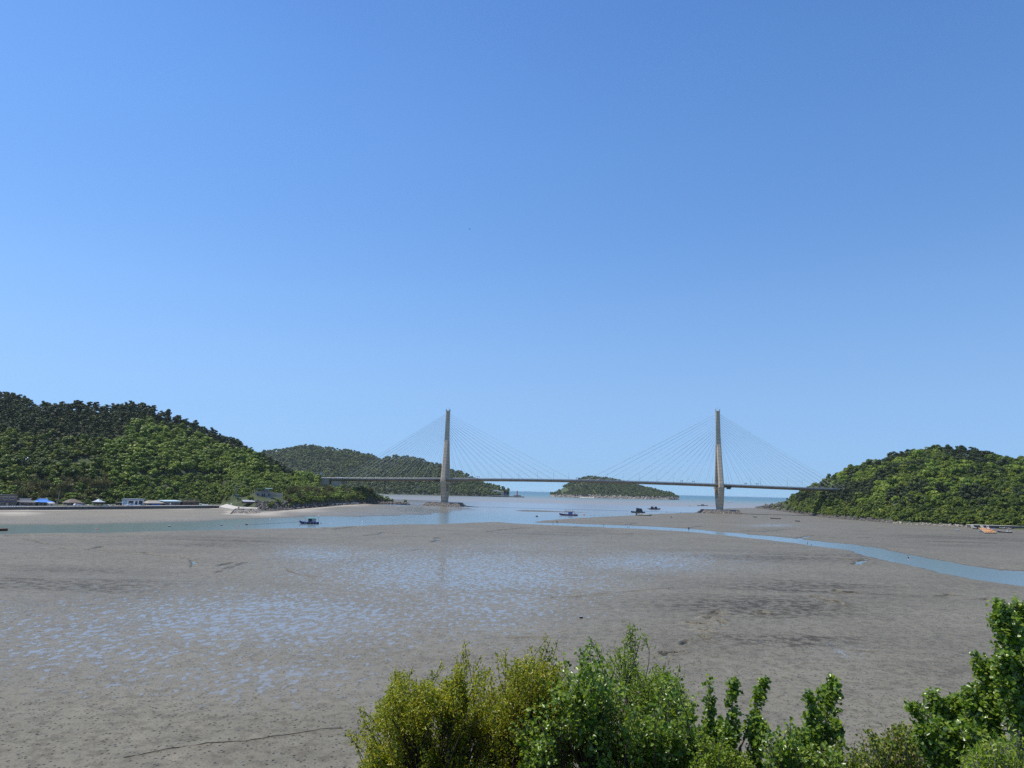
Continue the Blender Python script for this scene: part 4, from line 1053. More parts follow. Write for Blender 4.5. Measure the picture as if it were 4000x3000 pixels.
def house(px0, px1, h, depth, back, name, label, wallm, roofm, roof="flat", over=.6, rise=1.2, wins=(), doors=(), cat="house", ridge=.6, framem=None):
    """house facing the water; positions along the facade are fractions 0..1"""
    s0, s1 = on_wall(px0, back), on_wall(px1, back)
    w = s1 - s0
    t = thing(name, label, cat, wall_pt((s0 + s1) / 2, back, WALL_Z - .1), WROT)
    MB().box(-w / 2, w / 2, 0, depth, 0, h).build("wall", wallm, t)
    rf = MB(); x = w / 2 + over
    if roof == "flat": rf.box(-x, x, -over, depth + over * .3, h, h + rise)
    elif roof == "hip":
        r2 = w / 2 * ridge
        rf.add([(-x, -over, h - .12), (x, -over, h - .12), (x, depth + over, h - .12), (-x, depth + over, h - .12), (-r2, depth / 2, h + rise), (r2, depth / 2, h + rise)], [(0, 1, 5, 4), (1, 2, 5), (2, 3, 4, 5), (3, 0, 4), (3, 2, 1, 0)])
    elif roof == "tiled":       # curved hipped-and-gabled roof with upturned corners and a ridge
        r2 = w / 2 * ridge; zz = h - .1
        rf.add([(-x, -over, zz + .35), (-x * .6, -over, zz), (x * .6, -over, zz), (x, -over, zz + .35), (x, depth + over, zz + .35), (-x, depth + over, zz + .35),
                (-r2 * 1.05, depth * .25, zz + rise * .45), (r2 * 1.05, depth * .25, zz + rise * .45), (-r2, depth / 2, zz + rise), (r2, depth / 2, zz + rise), (-r2 * 1.05, depth * .75, zz + rise * .45), (r2 * 1.05, depth * .75, zz + rise * .45)],
               [(0, 1, 6), (1, 2, 7, 6), (2, 3, 7), (6, 7, 9, 8), (3, 4, 11, 7), (7, 11, 9), (4, 5, 10, 11), (10, 8, 9, 11), (5, 0, 6, 10), (6, 8, 10), (5, 4, 3, 2, 1, 0)])
    elif roof == "mono":
        rf.hexa([(-x, -over, h), (x, -over, h), (x, depth + over, h + .5), (-x, depth + over, h + .5)], [(-x, -over, h + rise), (x, -over, h + rise), (x, depth + over, h + rise + .7), (-x, depth + over, h + rise + .7)])
    ro = rf.build("roof", roofm, t)
    if roof == "tiled":
        r2 = w / 2 * ridge
        MB().tube([(-r2 - .4, depth / 2, h + rise + .35), (-r2 + .4, depth / 2, h + rise + .02), (r2 - .4, depth / 2, h + rise + .02), (r2 + .4, depth / 2, h + rise + .35)], .22, 6).build("ridge", paint("pale_ridge_tiles", (.55, .56, .57), .6, .1, .8), ro)
    for (f0, f1, z0, z1) in wins:
        x0, x1 = -w / 2 + w * f0, -w / 2 + w * f1
        fr = MB()
        for bx in ((x0 - .1, x1 + .1, z0 - .12, z0), (x0 - .1, x1 + .1, z1, z1 + .12), (x0 - .1, x0, z0, z1), (x1, x1 + .1, z0, z1), ((x0 + x1) / 2 - .05, (x0 + x1) / 2 + .05, z0, z1)): fr.box(bx[0], bx[1], -.09, .02, bx[2], bx[3])
        wo = fr.build("window", framem or m_white, t)
        MB().box(x0, x1, -.04, .01, z0, z1).build("pane", m_glass, wo)
    for (f0, f1, z1, mt) in doors:
        x0, x1 = -w / 2 + w * f0, -w / 2 + w * f1
        do = MB().box(x0, x1, -.07, .01, .05, z1).build("door", mt, t)
        MB().box(x1 - .25, x1 - .12, -.14, -.071, z1 * .45, z1 * .5).build("handle", m_dkst, do)
    return t, w

m_brick = P_("brown_brick", (.20, .135, .10), var=.3, scale=3)
t, w = house(9, 78, 7.2, 9, 14, "house", "two-storey brown brick house with a flat dark roof at the far left", m_brick, P_("dark_roof", (.055, .055, .06)), "flat", .45, .45, wins=[(.20, .40, 4.7, 6.1), (.58, .80, 4.7, 6.1), (.08, .26, .9, 2.3), (.74, .94, .9, 2.3)], doors=[(.40, .52, 2.2, m_door)])
MB().box(-w / 2 - .2, w / 2 + .2, -.25, 0, 6.55, 6.9).build("parapet_band", m_slab, t)
MB().hexa([(-w / 2 + .3, -2.0, 2.75), (w / 2 - .3, -2.0, 2.75), (w / 2 - .3, 0, 3.1), (-w / 2 + .3, 0, 3.1)], [(-w / 2 + .3, -2.0, 2.85), (w / 2 - .3, -2.0, 2.85), (w / 2 - .3, 0, 3.2), (-w / 2 + .3, 0, 3.2)]).build("awning", P_("blue_grey_sheet", (.11, .15, .21)), t)
for q in (-.5, .5): MB().tube([(q * (w - 1), -1.9, 0), (q * (w - 1), -1.9, 2.8)], .08, 5).build("awning_post", m_dkst, t)
# white sculpture-like boat prop left of it
o = MB().hexa([(-.9, -.6, 0), (.6, -.6, 0), (.6, .6, 0), (-.9, .6, 0)], [(.3, -.3, 3.2), (.9, -.3, 3.4), (.9, .3, 3.4), (.3, .3, 3.2)]).build("upturned_dinghy", m_white, None)
o.location = wall_pt(on_wall(3, 8), 8, WALL_Z); o.rotation_euler = (0, 0, WROT); tag(o, "white dinghy propped upright beside the brown two-storey house", "dinghy")
m_gt = P_("grey_roof_tiles", (.12, .125, .14), var=.3, scale=2.5); m_plas = P_("dim_plaster", (.20, .18, .16), var=.3)
house(88, 149, 2.6, 8, 13, "house", "low house with a dark grey tiled roof between the brown house and the blue roof", m_plas, m_gt, "tiled", 1.0, 2.3, wins=[(.12, .34, .9, 2.0), (.62, .84, .9, 2.0)], doors=[(.42, .54, 2.1, P_("brown_door", (.14, .09, .06)))], ridge=.72, framem=P_("wood_frame", (.22, .15, .09)))
house(163, 212, 2.6, 8, 14, "house", "low house with a bright blue tiled roof on the left shore", P_("tan_plaster", (.34, .29, .23)), P_("bright_blue_tiles", (.055, .22, .62), var=.15, scale=2.5), "tiled", 1.3, 2.5, wins=[(.08, .30, .8, 2.0), (.68, .92, .8, 2.0)], doors=[(.40, .56, 2.1, P_("brown_door", (.14, .09, .06)))], ridge=.74, framem=P_("wood_frame", (.22, .15, .09)))
house(203, 226, 1.9, 5, 10, "shed", "small cream shed with a slanted roof beside the blue roofed house", P_("cream_plaster", (.52, .47, .38)), P_("cream_sheet_roof", (.60, .57, .50)), "mono", .35, .18, doors=[(.35, .55, 1.6, m_plas)], cat="shed")
house(282, 326, 2.4, 8, 15, "house", "low house with a wide brown hipped roof behind the white car", m_plas, P_("brown_thatch", (.155, .115, .085), var=.3, scale=2), "hip", 1.2, 2.6, wins=[(.15, .38, .8, 1.9), (.62, .85, .8, 1.9)], doors=[(.44, .56, 2.0, m_door)], ridge=.28, framem=P_("wood_frame", (.22, .15, .09)))
house(322, 342, 1.8, 5, 12, "shed", "small dark lean-to shed right of the brown hipped roof", m_plas, P_("dark_roof", (.055, .055, .06)), "mono", .3, .15, doors=[(.3, .6, 1.5, m_door)], cat="shed")
# pavilion
s0 = on_wall(394, 9)
pv = thing("pavilion", "open wooden pavilion with a pale blue-grey pointed roof on the seafront", "pavilion", wall_pt(s0, 9, WALL_Z - .05), WROT)
mw = P_("dark_timber", (.055, .040, .032), var=.3)
for q in range(8):
    a = 2 * math.pi * (q + .5) / 8; MB().tube([(3.2 * math.cos(a), 3.2 * math.sin(a), 0), (3.2 * math.cos(a), 3.2 * math.sin(a), 2.9)], .16, 6).build("post", mw, pv)
def ring8(r_, z, lift=0): return [(r_ * math.cos(2 * math.pi * (q + .5) / 8), r_ * math.sin(2 * math.pi * (q + .5) / 8), z + lift * (q % 2)) for q in range(8)]
MB().loft([ring8(3.5, .35), ring8(3.5, .6)]).build("floor", mw, pv)
MB().loft([ring8(3.15, 2.55), ring8(3.15, 2.85)]).build("beam", mw, pv)
rr = MB().loft([ring8(4.6, 2.82), ring8(4.6, 2.98), ring8(2.9, 3.55), ring8(1.4, 4.35), ring8(.25, 5.2)]).build("roof", P_("pale_blue_grey_tiles", (.36, .42, .47), var=.15, scale=2), pv)
MB().ball((0, 0, 5.35), .28).build("finial", mw, rr)
rb = MB()
for q in range(8):
    a0, a1 = 2 * math.pi * (q + .5) / 8, 2 * math.pi * (q + 1.5) / 8
    if q not in (5,): rb.box(0, 0, 0, 0, 0, 0) if False else rb.tube([(3.2 * math.cos(a0), 3.2 * math.sin(a0), 1.2), (3.2 * math.cos(a1), 3.2 * math.sin(a1), 1.2)], .07, 4)
rb.build("balustrade", mw, pv)
# flat canopy
s0 = on_wall(478, 9)
cn = thing("canopy", "small flat-roofed dark shelter left of the white modern house", "shelter", wall_pt(s0, 9, WALL_Z - .05), WROT)
MB().box(-2.4, 2.4, -1.5, 1.5, 2.5, 2.68).build("roof", P_("pale_sheet", (.5, .5, .5)), cn)
for a in (-1, 1):
    for b_ in (-1, 1): MB().tube([(2.2 * a, 1.3 * b_, 0), (2.2 * a, 1.3 * b_, 2.5)], .08, 5).build("post", m_dkst, cn)
MB().box(-2.2, 2.2, 1.0, 1.2, .1, 2.4).build("back_wall", mw, cn)
# white modern house
m_wh = P_("white_render", (.74, .74, .73), var=.06)
t, w = house(507, 570, 4.2, 8, 14, "house", "white modern house with a grey slab roof and large dark windows", m_wh, P_("grey_metal_roof", (.30, .33, .37), var=.1), "flat", .5, 1.0, wins=[(.07, .34, .9, 3.5), (.64, .92, 1.2, 3.5)], framem=P_("dark_frame", (.06, .065, .075)))
dw = MB()
for x0, x1, z0, z1 in ((-.12, -.06, .1, 3.6), (.10, .16, .1, 3.6), (-.12, .16, 3.6, 4.0)): dw.box(x0 * w, x1 * w, -.6, 0, z0, z1)
dw.build("porch_frame", m_white, t)
do = MB().box(-.055 * w, .095 * w, -.1, 0, .1, 3.5).build("door", P_("dark_door", (.05, .05, .055)), t)
MB().box(-w / 2 - .6, w / 2 + 1.2, -3.5, -.0, -.2, .55).build("terrace", m_wh, t)
tb = MB()
for q in (0.2, .35): tb.box(q * w, q * w + .7, -3.3, -2.7, .55, 1.3)
tb.build("planter", P_("dark_planter", (.05, .045, .04)), t)
# thatched low house with blue tarpaulins
t, w = house(588, 642, 1.9, 8, 12, "house", "low house with a grey thatched roof and blue tarpaulins in front", P_("grey_block", (.17, .16, .15)), P_("grey_thatch", (.30, .27, .225), var=.3, scale=2.5), "hip", 1.6, 2.0, ridge=.6, wins=[(.05, .18, .7, 1.5)], framem=m_dkst)
tp = MB()
for x0, x1 in ((-.30, -.02), (.02, .30)): tp.hexa([(x0 * w, -1.3, .05), (x1 * w, -1.3, .05), (x1 * w, -.05, .05), (x0 * w, -.05, .05)], [(x0 * w, -.7, 1.3), (x1 * w, -.9, 1.5), (x1 * w, -.05, 1.75), (x0 * w, -.05, 1.7)])
tp.build("tarpaulin", P_("blue_tarpaulin", (.05, .15, .42), var=.25), t)
# light blue roof
house(652, 713, 3.0, 8, 12, "house", "long low house with a pale blue sheet roof and white framed windows", P_("dark_wood_wall", (.075, .055, .05), var=.2), P_("pale_blue_sheet", (.42, .56, .60), var=.12), "mono", .7, .45, wins=[(.05, .24, .9, 2.3), (.46, .62, .7, 2.4), (.72, .94, 1.0, 2.4)], doors=[(.30, .40, 2.3, m_white)])
# brown house + roof pergola
t, w = house(722, 786, 3.2, 8, 12, "house", "brown low house with a flat roof and a dark pergola frame on top", P_("red_brown_wall", (.17, .095, .065), var=.3), P_("buff_fascia", (.46, .40, .31)), "flat", .5, .35, wins=[(.40, .60, .9, 2.4), (.76, .95, 1.2, 2.4)], doors=[(.16, .27, 2.3, P_("dark_door", (.05, .05, .055)))], framem=P_("wood_frame", (.22, .15, .09)))
pg = MB(); pg.box(-w / 2 - 1.6, w / 2 + .4, -.6, 6, 5.0, 5.16)
for q in (-.5, -.25, 0, .25, .49): pg.tube([(q * w, -.4, 3.5), (q * w, -.4, 5.0)], .07, 4); pg.tube([(q * w, 5, 3.5), (q * w, 5, 5.0)], .07, 4)
pg.build("pergola", P_("dark_roof", (.055, .055, .06)), t)

# ---- things on the coast road
def car(px, back, name, label, bodym, rot=0.0):
    t = thing(name, label, "car", wall_pt(on_wall(px, back), back, WALL_Z + .06), WROT + rot)
    prof = [(-2.3, .35), (-2.35, .75), (-2.2, 1.0), (-1.95, 1.62), (-1.3, 1.78), (.1, 1.74), (.85, 1.12), (1.95, .98), (2.3, .8), (2.32, .35)]
    b1 = [(x, -.88, z_) for x, z_ in prof]; b2 = [(x, .88, z_) for x, z_ in prof]
    n = len(prof); MB().add(b1 + b2, [tuple(range(n)), tuple(range(2 * n - 1, n - 1, -1))] + [(i, i + n, (i + 1) % n + n, (i + 1) % n) for i in range(n)]).build("body", bodym, t)
    gl = MB()
    for sg in (-1, 1):
        gl.add([(-1.8, sg * .9, 1.08), (.45, sg * .9, 1.08), (-.05, sg * .9, 1.58), (-1.65, sg * .9, 1.60)], [(0, 1, 2, 3) if sg < 0 else (3, 2, 1, 0)])
    gl.add([(.20, -.72, 1.70), (.20, .72, 1.70), (.86, .76, 1.16), (.86, -.76, 1.16)], [(3, 2, 1, 0)])
    gl.build("windows", m_glass, t)
    for x in (-1.4, 1.45):
        for sg in (-1, 1):
            rings = [[(x + .36 * math.cos(2 * math.pi * q / 12), sg * .78 + dy, .36 + .36 * math.sin(2 * math.pi * q / 12)) for q in range(12)] for dy in (-.12, .13)]
            wh = MB().loft(rings).build("wheel", P_("tyre_rubber", (.02, .02, .02)), t)
            rings = [[(x + .2 * math.cos(2 * math.pi * q / 10), sg * .78 + dy, .36 + .2 * math.sin(2 * math.pi * q / 10)) for q in range(10)] for dy in (-.14, .15)]
            MB().loft(rings).build("rim", m_rail, wh)
    for sg in (-1, 1): MB().box(2.27, 2.345, sg * .62 - .16, sg * .62 + .16, .7, .84).build("headlight", m_white, t)
    return t
m_carw = paint("white_car_paint", (.80, .80, .80), .25, .03, .3); m_carb = paint("pale_blue_car_paint", (.50, .60, .74), .25, .05, .3)
car(313, 5.2, "parked_car", "white car parked on the seafront before the brown hipped roof", m_carw)
car(517, 5.0, "parked_car", "pale blue-white car parked before the white modern house", m_carb, math.pi)
def sacks(px, back, label, cols, n, seed, grp=None):
    rg = np.random.default_rng(seed); t = MB()
    for k in range(n):
        x, y = rg.normal() * 1.6, rg.normal() * .7; t.ball((x, y, .3 + .25 * rg.random()), rg.uniform(.35, .75), rg.uniform(.35, .6), rg.uniform(.3, .55), 7, 4, int(rg.integers(0, len(cols))))
    o = t.build("covered_heap", cols); o.location = wall_pt(on_wall(px, back), back, WALL_Z); o.rotation_euler = (0, 0, WROT)
    return tag(o, label, "heap", grp)
cw, cy_, cg, cb = m_white, P_("straw_heap", (.40, .33, .20)), P_("net_heap", (.12, .14, .13)), P_("blue_tarpaulin", (.05, .15, .42), var=.25)
sacks(355, 7, "pale heap of sacks on the seafront left of the pavilion", [cw, cy_, cg], 9, 1)
sacks(428, 6, "heap of white and blue sacks right of the pavilion", [cw, cb, cg], 9, 2)
sacks(455, 7, "straw coloured heap between the pavilion and the flat shelter", [cy_, cy_, cg], 10, 3)
sacks(262, 7, "small orange-brown heap beside the twin poles on the seafront", [P_("orange_heap", (.36, .20, .09)), cy_], 6, 4)
sacks(808, 7, "white bags piled right of the brown pergola house", [cw, cw, cg], 9, 5)
sacks(838, 8, "grey net heap near the right end of the seawall", [cg, cg, cw], 10, 6)
sacks(578, 7, "dark heap between the white house and the thatched house", [cg, P_("dark_planter", (.05, .045, .04))], 8, 7)
o = MB().hexa([(-.9, -.6, 0), (.9, -.6, 0), (.9, .6, 0), (-.9, .6, 0)], [(-.9, -.6, 1.5), (.9, -.6, 1.5), (.85, .55, 1.6), (-.85, .55, 1.6)]).build("water_tank", P_("pale_green_plastic", (.35, .55, .48)))
o.location = wall_pt(on_wall(791, 7), 7, WALL_Z); o.rotation_euler = (0, 0, WROT); tag(o, "pale green plastic tank at the right side of the brown pergola house", "tank")

# ---- utility poles
def pole(px, ybase, ytop, label, hill=None, loc=None, arms=1, lean=0.0, grp="utility poles on the left shore", lamp=False):
    if loc is None: loc = H_LEFT.hit(px, ybase)
    hgt = (ybase - ytop) * loc[1] / 2700
    t = thing("utility_pole" if not lamp else "lamp_post", label, "utility pole" if not lamp else "lamp post", (loc[0], loc[1], loc[2] - .3), 0, grp if not lamp else None)
    m = paint("pole_concrete", (.33, .31, .28), .85, .15, .3)
    MB().tube([(0, 0, 0), (lean * hgt, 0, hgt + .3)], [.2, .13], 7).build("pole", m, t)
    for k in range(arms):
        z_ = hgt - .6 - k * 1.2
        MB().box(lean * z_ - 1.1, lean * z_ + 1.1, -.08, .08, z_, z_ + .14).build("crossarm", m_dkst, t)
    if lamp: MB().box(-1.1, 1.1, -.25, .25, hgt + .1, hgt + .35).build("lamp_head", m_rail, t)
    return t
pole(236, 1980, 1922, "tall leaning pole beside the blue roofed house on the seafront", loc=np.array(wall_pt(on_wall(236, 9), 9, WALL_Z)), arms=0, lean=.05)
pole(233, 1980, 1952, "short post at the foot of the tall leaning pole", loc=np.array(wall_pt(on_wall(232, 8), 8, WALL_Z)), arms=0)
pole(574, 1978, 1948, "pole right of the white modern house", loc=np.array(wall_pt(on_wall(574, 11), 11, WALL_Z)), arms=1)
pole(877, 1936, 1897, "utility pole at the left of the blue container", arms=1)
pole(917, 1938, 1889, "left of the two poles behind the blue container", arms=2)
pole(924, 1938, 1896, "right of the two poles behind the blue container", arms=1)
pole(955, 1893, 1864, "utility pole on the terrace above the blue container", arms=1)
pole(989, 1868, 1846, "utility pole at the wood edge above the green roofed house", arms=1)
pole(646, 1860, 1837, "utility pole in the clearing above the pale blue roof", arms=1)
pole(850, 1866, 1840, "utility pole at the wood edge above the green bank", arms=1)
pole(1198, 1872, 1850, "utility pole left of the bridge road signs", arms=1)
pole(1204, 1873, 1856, "shorter utility pole left of the bridge road signs", arms=1)

# ---- house on the slope and its yard
def place(px, py): return H_LEFT.hit(px, py)
p = place(1046, 1943); k_ = p[1] / 2700.0
def slope_house():
    t = thing("house", "grey house with a tiled gable and green side roofs on the bank above the rocks", "house", p - np.array([0, 0, .6]), R(18))
    u = k_
    MB().box(-46 * u, 16 * u, 0, 9, 0, 24 * u).build("wall", P_("grey_plaster", (.30, .27, .24), var=.2), t)
    MB().add([(-26 * u, -.8, 24 * u), (8 * u, -.8, 24 * u), (8 * u, 9, 24 * u), (-26 * u, 9, 24 * u), (-12 * u, -.8, 36 * u), (-12 * u, 9, 36 * u)], [(0, 1, 4), (1, 2, 5, 4), (2, 3, 5), (3, 0, 4, 5), (3, 2, 1, 0)]).build("gable_roof", P_("grey_roof_tiles", (.12, .125, .14), var=.3, scale=2.5), t)
    gm = P_("green_sheet_roof", (.14, .24, .20), var=.15)
    MB().hexa([(-48 * u, -.5, 31 * u), (-27 * u, -.5, 35 * u), (-27 * u, 8, 35 * u), (-48 * u, 8, 31 * u)], [(-48 * u, -.5, 33 * u), (-27 * u, -.5, 38 * u), (-27 * u, 8, 38 * u), (-48 * u, 8, 33 * u)]).build("side_roof", gm, t)
    MB().hexa([(-12 * u, 4, 34 * u), (14 * u, 4, 34 * u), (14 * u, 10, 35 * u), (-12 * u, 10, 35 * u)], [(-12 * u, 4, 36 * u), (14 * u, 4, 36 * u), (14 * u, 10, 38 * u), (-12 * u, 10, 38 * u)]).build("side_roof", gm, t)
    po = MB()
    for q in (-46, -38, -29, -8, 12): po.tube([(q * u, .2 if q < -28 else 5, 20 * u), (q * u, .2 if q < -28 else 5, 34 * u)], .12, 5)
    po.build("roof_post", m_dkst, t)
    for x0, x1, z0, z1 in ((-40, -34, 9, 16), (-22, -17, 6, 17), (-15, -10, 6, 17), (1, 4, 7, 17), (6, 9, 7, 17)):
        wo = MB().box(x0 * u - .1, x1 * u + .1, -.1, 0, z0 * u - .1, z1 * u + .1).build("window", P_("grey_plaster", (.30, .27, .24), var=.2), t)
        MB().box(x0 * u, x1 * u, -.14, -.1, z0 * u, z1 * u).build("pane", m_glass, wo)
    MB().box(16 * u, 54 * u, 4, 4.6, 4 * u, 20 * u).build("yard_wall", m_conc, t)
    MB().box(-46 * u, 12 * u, -3, -2.6, -2, 2.5 * u).build("terrace_wall", m_slab, t)
slope_house()
p = place(930, 1942)
t = thing("shipping_container", "blue shipping container on the terrace left of the grey house", "container", p - np.array([0, 0, .2]), R(15))
MB().box(-2.7, 2.7, 0, 2.4, 0, 2.3).build("body", P_("blue_container_paint", (.05, .14, .25)), t)
rb = MB()
for q in np.arange(-2.6, 2.65, .35): rb.box(q - .05, q + .05, -.06, 0, .15, 2.2)
rb.build("ribs", P_("blue_container_paint", (.05, .14, .25)), t)
MB().box(-2.8, 2.8, -.1, 2.5, 2.3, 2.4).build("roof", P_("grey_metal_roof", (.30, .33, .37), var=.1), t)
# long dark shed above the riprap
p = place(985, 1966); u = p[1] / 2700
t = thing("shed", "long low dark shed with a sloping grey roof above the boulders", "shed", p - np.array([0, 0, .3]), R(12))
MB().box(-38 * u, 40 * u, 0, 5, 0, 8 * u).build("wall", P_("dark_timber", (.055, .040, .032), var=.3), t)
MB().hexa([(-32 * u, -1.0, 6.5 * u), (42 * u, -1.0, 6.5 * u), (42 * u, 5.5, 12 * u), (-42 * u, 5.5, 12 * u)], [(-32 * u, -1.0, 7.3 * u), (42 * u, -1.0, 7.3 * u), (42 * u, 5.5, 12.8 * u), (-42 * u, 5.5, 12.8 * u)]).build("roof", P_("grey_metal_roof", (.30, .33, .37), var=.1), t)

# ---- jetty: pale concrete ramp with a stone-pitched side
JT = 2.6
jp = [G(918, 1989.5, JT), G(1000, 1989.5, JT), G(1012, 1980, JT), G(985, 1972, JT), G(885, 1976, JT), G(880, 1983, JT)]
jb = [G(899, 2010.5, .1), G(1014, 2009, .1), G(1030, 1999, .1), G(1010, 1985, .1), G(878, 1982, .1), G(868, 1988, .1)]
jet = thing("jetty", "pale concrete jetty with a dark edge and a stone-pitched slope", "jetty", (0, 0, 0))
rim = [tuple(q) for q in jp]
MB().loft([[tuple(q - np.array([0, 0, 3.2])) for q in jp], [tuple(q) for q in jp]]).build("deck", P_("pale_jetty_concrete", (.50, .46, .39), var=.15, scale=.2), jet)
MB().tube([(q[0], q[1], q[2] + .12) for q in (jb[0] + np.array([0, 0, .2]), jp[0], jp[1])], .45, 4).build("shaded_edge", P_("edge_shade", (.035, .033, .03)), jet)  # black strip puts the shade of the jetty's front edge into colour
rg = np.random.default_rng(61); Q_, S_ = [], []
for k in range(420):
    a, f = rg.random(), rg.random()
    lo_ = jb[0] * (1 - a) + jb[1] * a; hi_ = jp[0] * (1 - a) + jp[1] * a
    q = lo_ * (1 - f) + hi_ * f; Q_.append(q - np.array([0, 0, .35])); S_.append(rg.uniform(.5, 1.0))
for k in range(90):
    a, f = rg.random(), rg.random(); q = (jb[1] * (1 - a) + jb[2] * a) * (1 - f) + (jp[1] * (1 - a) + jp[2] * a) * f; Q_.append(q - np.array([0, 0, .3])); S_.append(rg.uniform(.5, 1.1))
V, F = rock_pile(np.array(Q_), S_, 62); tag(link("riprap", np_mesh("riprap", V, F, m_rip), jet), kind="stuff")
rmp = [G(858, 1985, 1.2), G(900, 1989, 1.4), G(918, 1989, 2.5), G(985, 1972, 3.6), G(935, 1962, 4.2), G(895, 1965, 4.4), G(856, 1978, 2.6)]
o = MB().loft([[tuple(q - np.array([0, 0, 1.6])) for q in rmp], [tuple(q) for q in rmp]]).build("boat_ramp", P_("pale_jetty_concrete", (.50, .46, .39), var=.15, scale=.2)); tag(o, kind="structure")
pole(932, 1989, 1945, "slim lamp post at the landward end of the jetty", loc=G(932, 1989, JT), arms=0, lamp=True)
q = G(932, 1985, JT)
o = MB().tube([(0, 0, 0), (0, 0, 5)], .12, 6).tube([(0, 0, 2.2), (2.2, 0, 4.2)], .09, 5).box(-.5, .5, -.5, .5, 0, .8).build("boat_hoist", m_dkst); o.location = tuple(q); tag(o, "dark boat hoist standing on the jetty", "hoist")
for q_, (pxh, pyh, lab, cols, sd_) in enumerate(((915, 1972, "blue and white heap at the top of the boat ramp", [cb, cw], 21), (925, 1968, "white bags at the top of the boat ramp", [cw, cw], 22), (958, 1972, "grey heap of gear beside the boat ramp", [cg, cy_], 23))):
    o = MB(); rg = np.random.default_rng(sd_)
    for k in range(6): o.ball((rg.normal() * 1.2, rg.normal() * .6, .4), rg.uniform(.4, .9), .6, rg.uniform(.4, .8), 7, 4, k % 2)
    o = o.build("covered_heap", cols); o.location = tuple(G(pxh, pyh, 3.6)); tag(o, lab, "heap")

# ---- bridge approach: road signs, van, white parapet
for pxs, lab, cols in ((1234, "grey road sign on a tall post left of the bridge end", P_("grey_sign", (.25, .28, .32))), (1254, "white and blue road sign on a tall post near the bridge end", m_white)):
    q = D(pxs, 1866, 925)
    t = thing("road_sign", lab, "road sign", (q[0], q[1], q[2] - 5), 0)
    MB().tube([(1.2, 0, 0), (1.2, 0, 11.5)], .14, 6).build("post", m_rail, t)
    MB().box(-1.2, 1.2, -.12, 0, 8.7, 11.4).build("panel", cols, t)
    MB().box(-1.2, 1.2, -.16, -.121, 8.7, 9.5).build("panel_band", P_("sign_blue", (.05, .12, .32)), t)
s_ = s_at(1328)
t = thing("van", "small white van driving at the left end of the bridge", "van", bw(s_, -4, dz(s_) + 2.86), ROT)
MB().loft([[(-2.4, -.9, .4), (2.4, -.9, .4), (2.4, .9, .4), (-2.4, .9, .4)], [(-2.4, -.9, 1.2), (2.35, -.9, 1.2), (2.35, .9, 1.2), (-2.4, .9, 1.2)], [(-2.3, -.8, 2.1), (1.5, -.8, 2.1), (1.5, .8, 2.1), (-2.3, .8, 2.1)]]).build("body", m_carw, t)
for x in (-1.5, 1.5):
    for sg in (-1, 1): MB().loft([[(x + .36 * math.cos(2 * math.pi * q / 10), sg * .8 + d_, .36 + .36 * math.sin(2 * math.pi * q / 10)) for q in range(10)] for d_ in (-.12, .13)]).build("wheel", P_("tyre_rubber", (.02, .02, .02)), t)
MB().add([(-1.6, -.905, 1.3), (1.7, -.905, 1.3), (1.4, -.84, 1.95), (-1.6, -.84, 1.95)], [(0, 1, 2, 3)]).build("windows", m_glass, t)
# the pale coast track under the bridge end
a, b_ = place(1292, 1905), place(1405, 1906)
va = [a, (a + b_) / 2, b_]
pts = []
for f in np.linspace(0, 1, 14):
    pxx = 1290 + 118 * f; q = place(pxx, 1904 + 2 * math.sin(f * 3)); pts.append(q + np.array([0, 0, .5]))
o = MB().loft([[(q[0], q[1] - 1.6, q[2] - 1.2), (q[0], q[1] + 1.6, q[2] - 1.2), (q[0], q[1] + 1.6, q[2] + .9), (q[0], q[1] - 1.6, q[2] + .9)] for q in pts]).build("parapet_wall", P_("pale_parapet", (.62, .60, .56), var=.1)); tag(o, "long pale parapet wall below the left end of the bridge", "wall")
q = place(1256, 1902)
t = thing("truck", "small white and orange truck parked near the pale parapet wall", "truck", q + np.array([0, 0, .1]), .2)
MB().box(-2.6, 1.0, -.9, .9, .7, 2.0).build("cargo_box", P_("orange_heap", (.36, .20, .09)), t); MB().hexa([(1.05, -.9, .5), (2.5, -.9, .5), (2.5, .9, .5), (1.05, .9, .5)], [(1.05, -.85, 2.2), (2.1, -.85, 2.2), (2.1, .85, 2.2), (1.05, .85, 2.2)]).build("cab", m_carw, t)
for x in (-1.6, 1.7):
    for sg in (-1, 1): MB().loft([[(x + .4 * math.cos(2 * math.pi * q / 10), sg * .8 + d_, .4 + .4 * math.sin(2 * math.pi * q / 10)) for q in range(10)] for d_ in (-.12, .13)]).build("wheel", P_("tyre_rubber", (.02, .02, .02)), t)
# white roofs half hidden among the trees of the left hill
for pxs, pys, wpx, hpx, lab in ((88, 1824, 17, 11, "white sunlit roof among trees, largest of the white roofs on the left hill"), (41, 1825, 11, 5, "small white roof at the yellow-green trees on the left hill"), (214, 1832, 8, 4, "white greenhouse roof left in the row below the clearing"), (228, 1833, 8, 4, "white greenhouse roof middle in the row below the clearing"), (240, 1834, 9, 4, "white greenhouse roof right in the row below the clearing")):
    q = place(pxs, pys); u = q[1] / 2700
    t = thing("outbuilding", lab, "outbuilding", q, .3)
    wz = 6.5
    MB().box(-wpx * u / 2, wpx * u / 2, 0, 4, -2, wz).build("wall", m_plas, t)
    MB().hexa([(-wpx * u / 2 - .4, -.6, wz), (wpx * u / 2 + .4, -.6, wz), (wpx * u / 2 + .4, 4.5, wz + .6), (-wpx * u / 2 - .4, 4.5, wz + .6)], [(-wpx * u / 2 - .2, -.3, wz + .3), (wpx * u / 2 + .2, -.3, wz + .3), (wpx * u / 2 + .2, 4.2, wz + hpx * u * .8), (-wpx * u / 2 - .2, 4.2, wz + hpx * u * .8)]).build("roof", m_white, t)

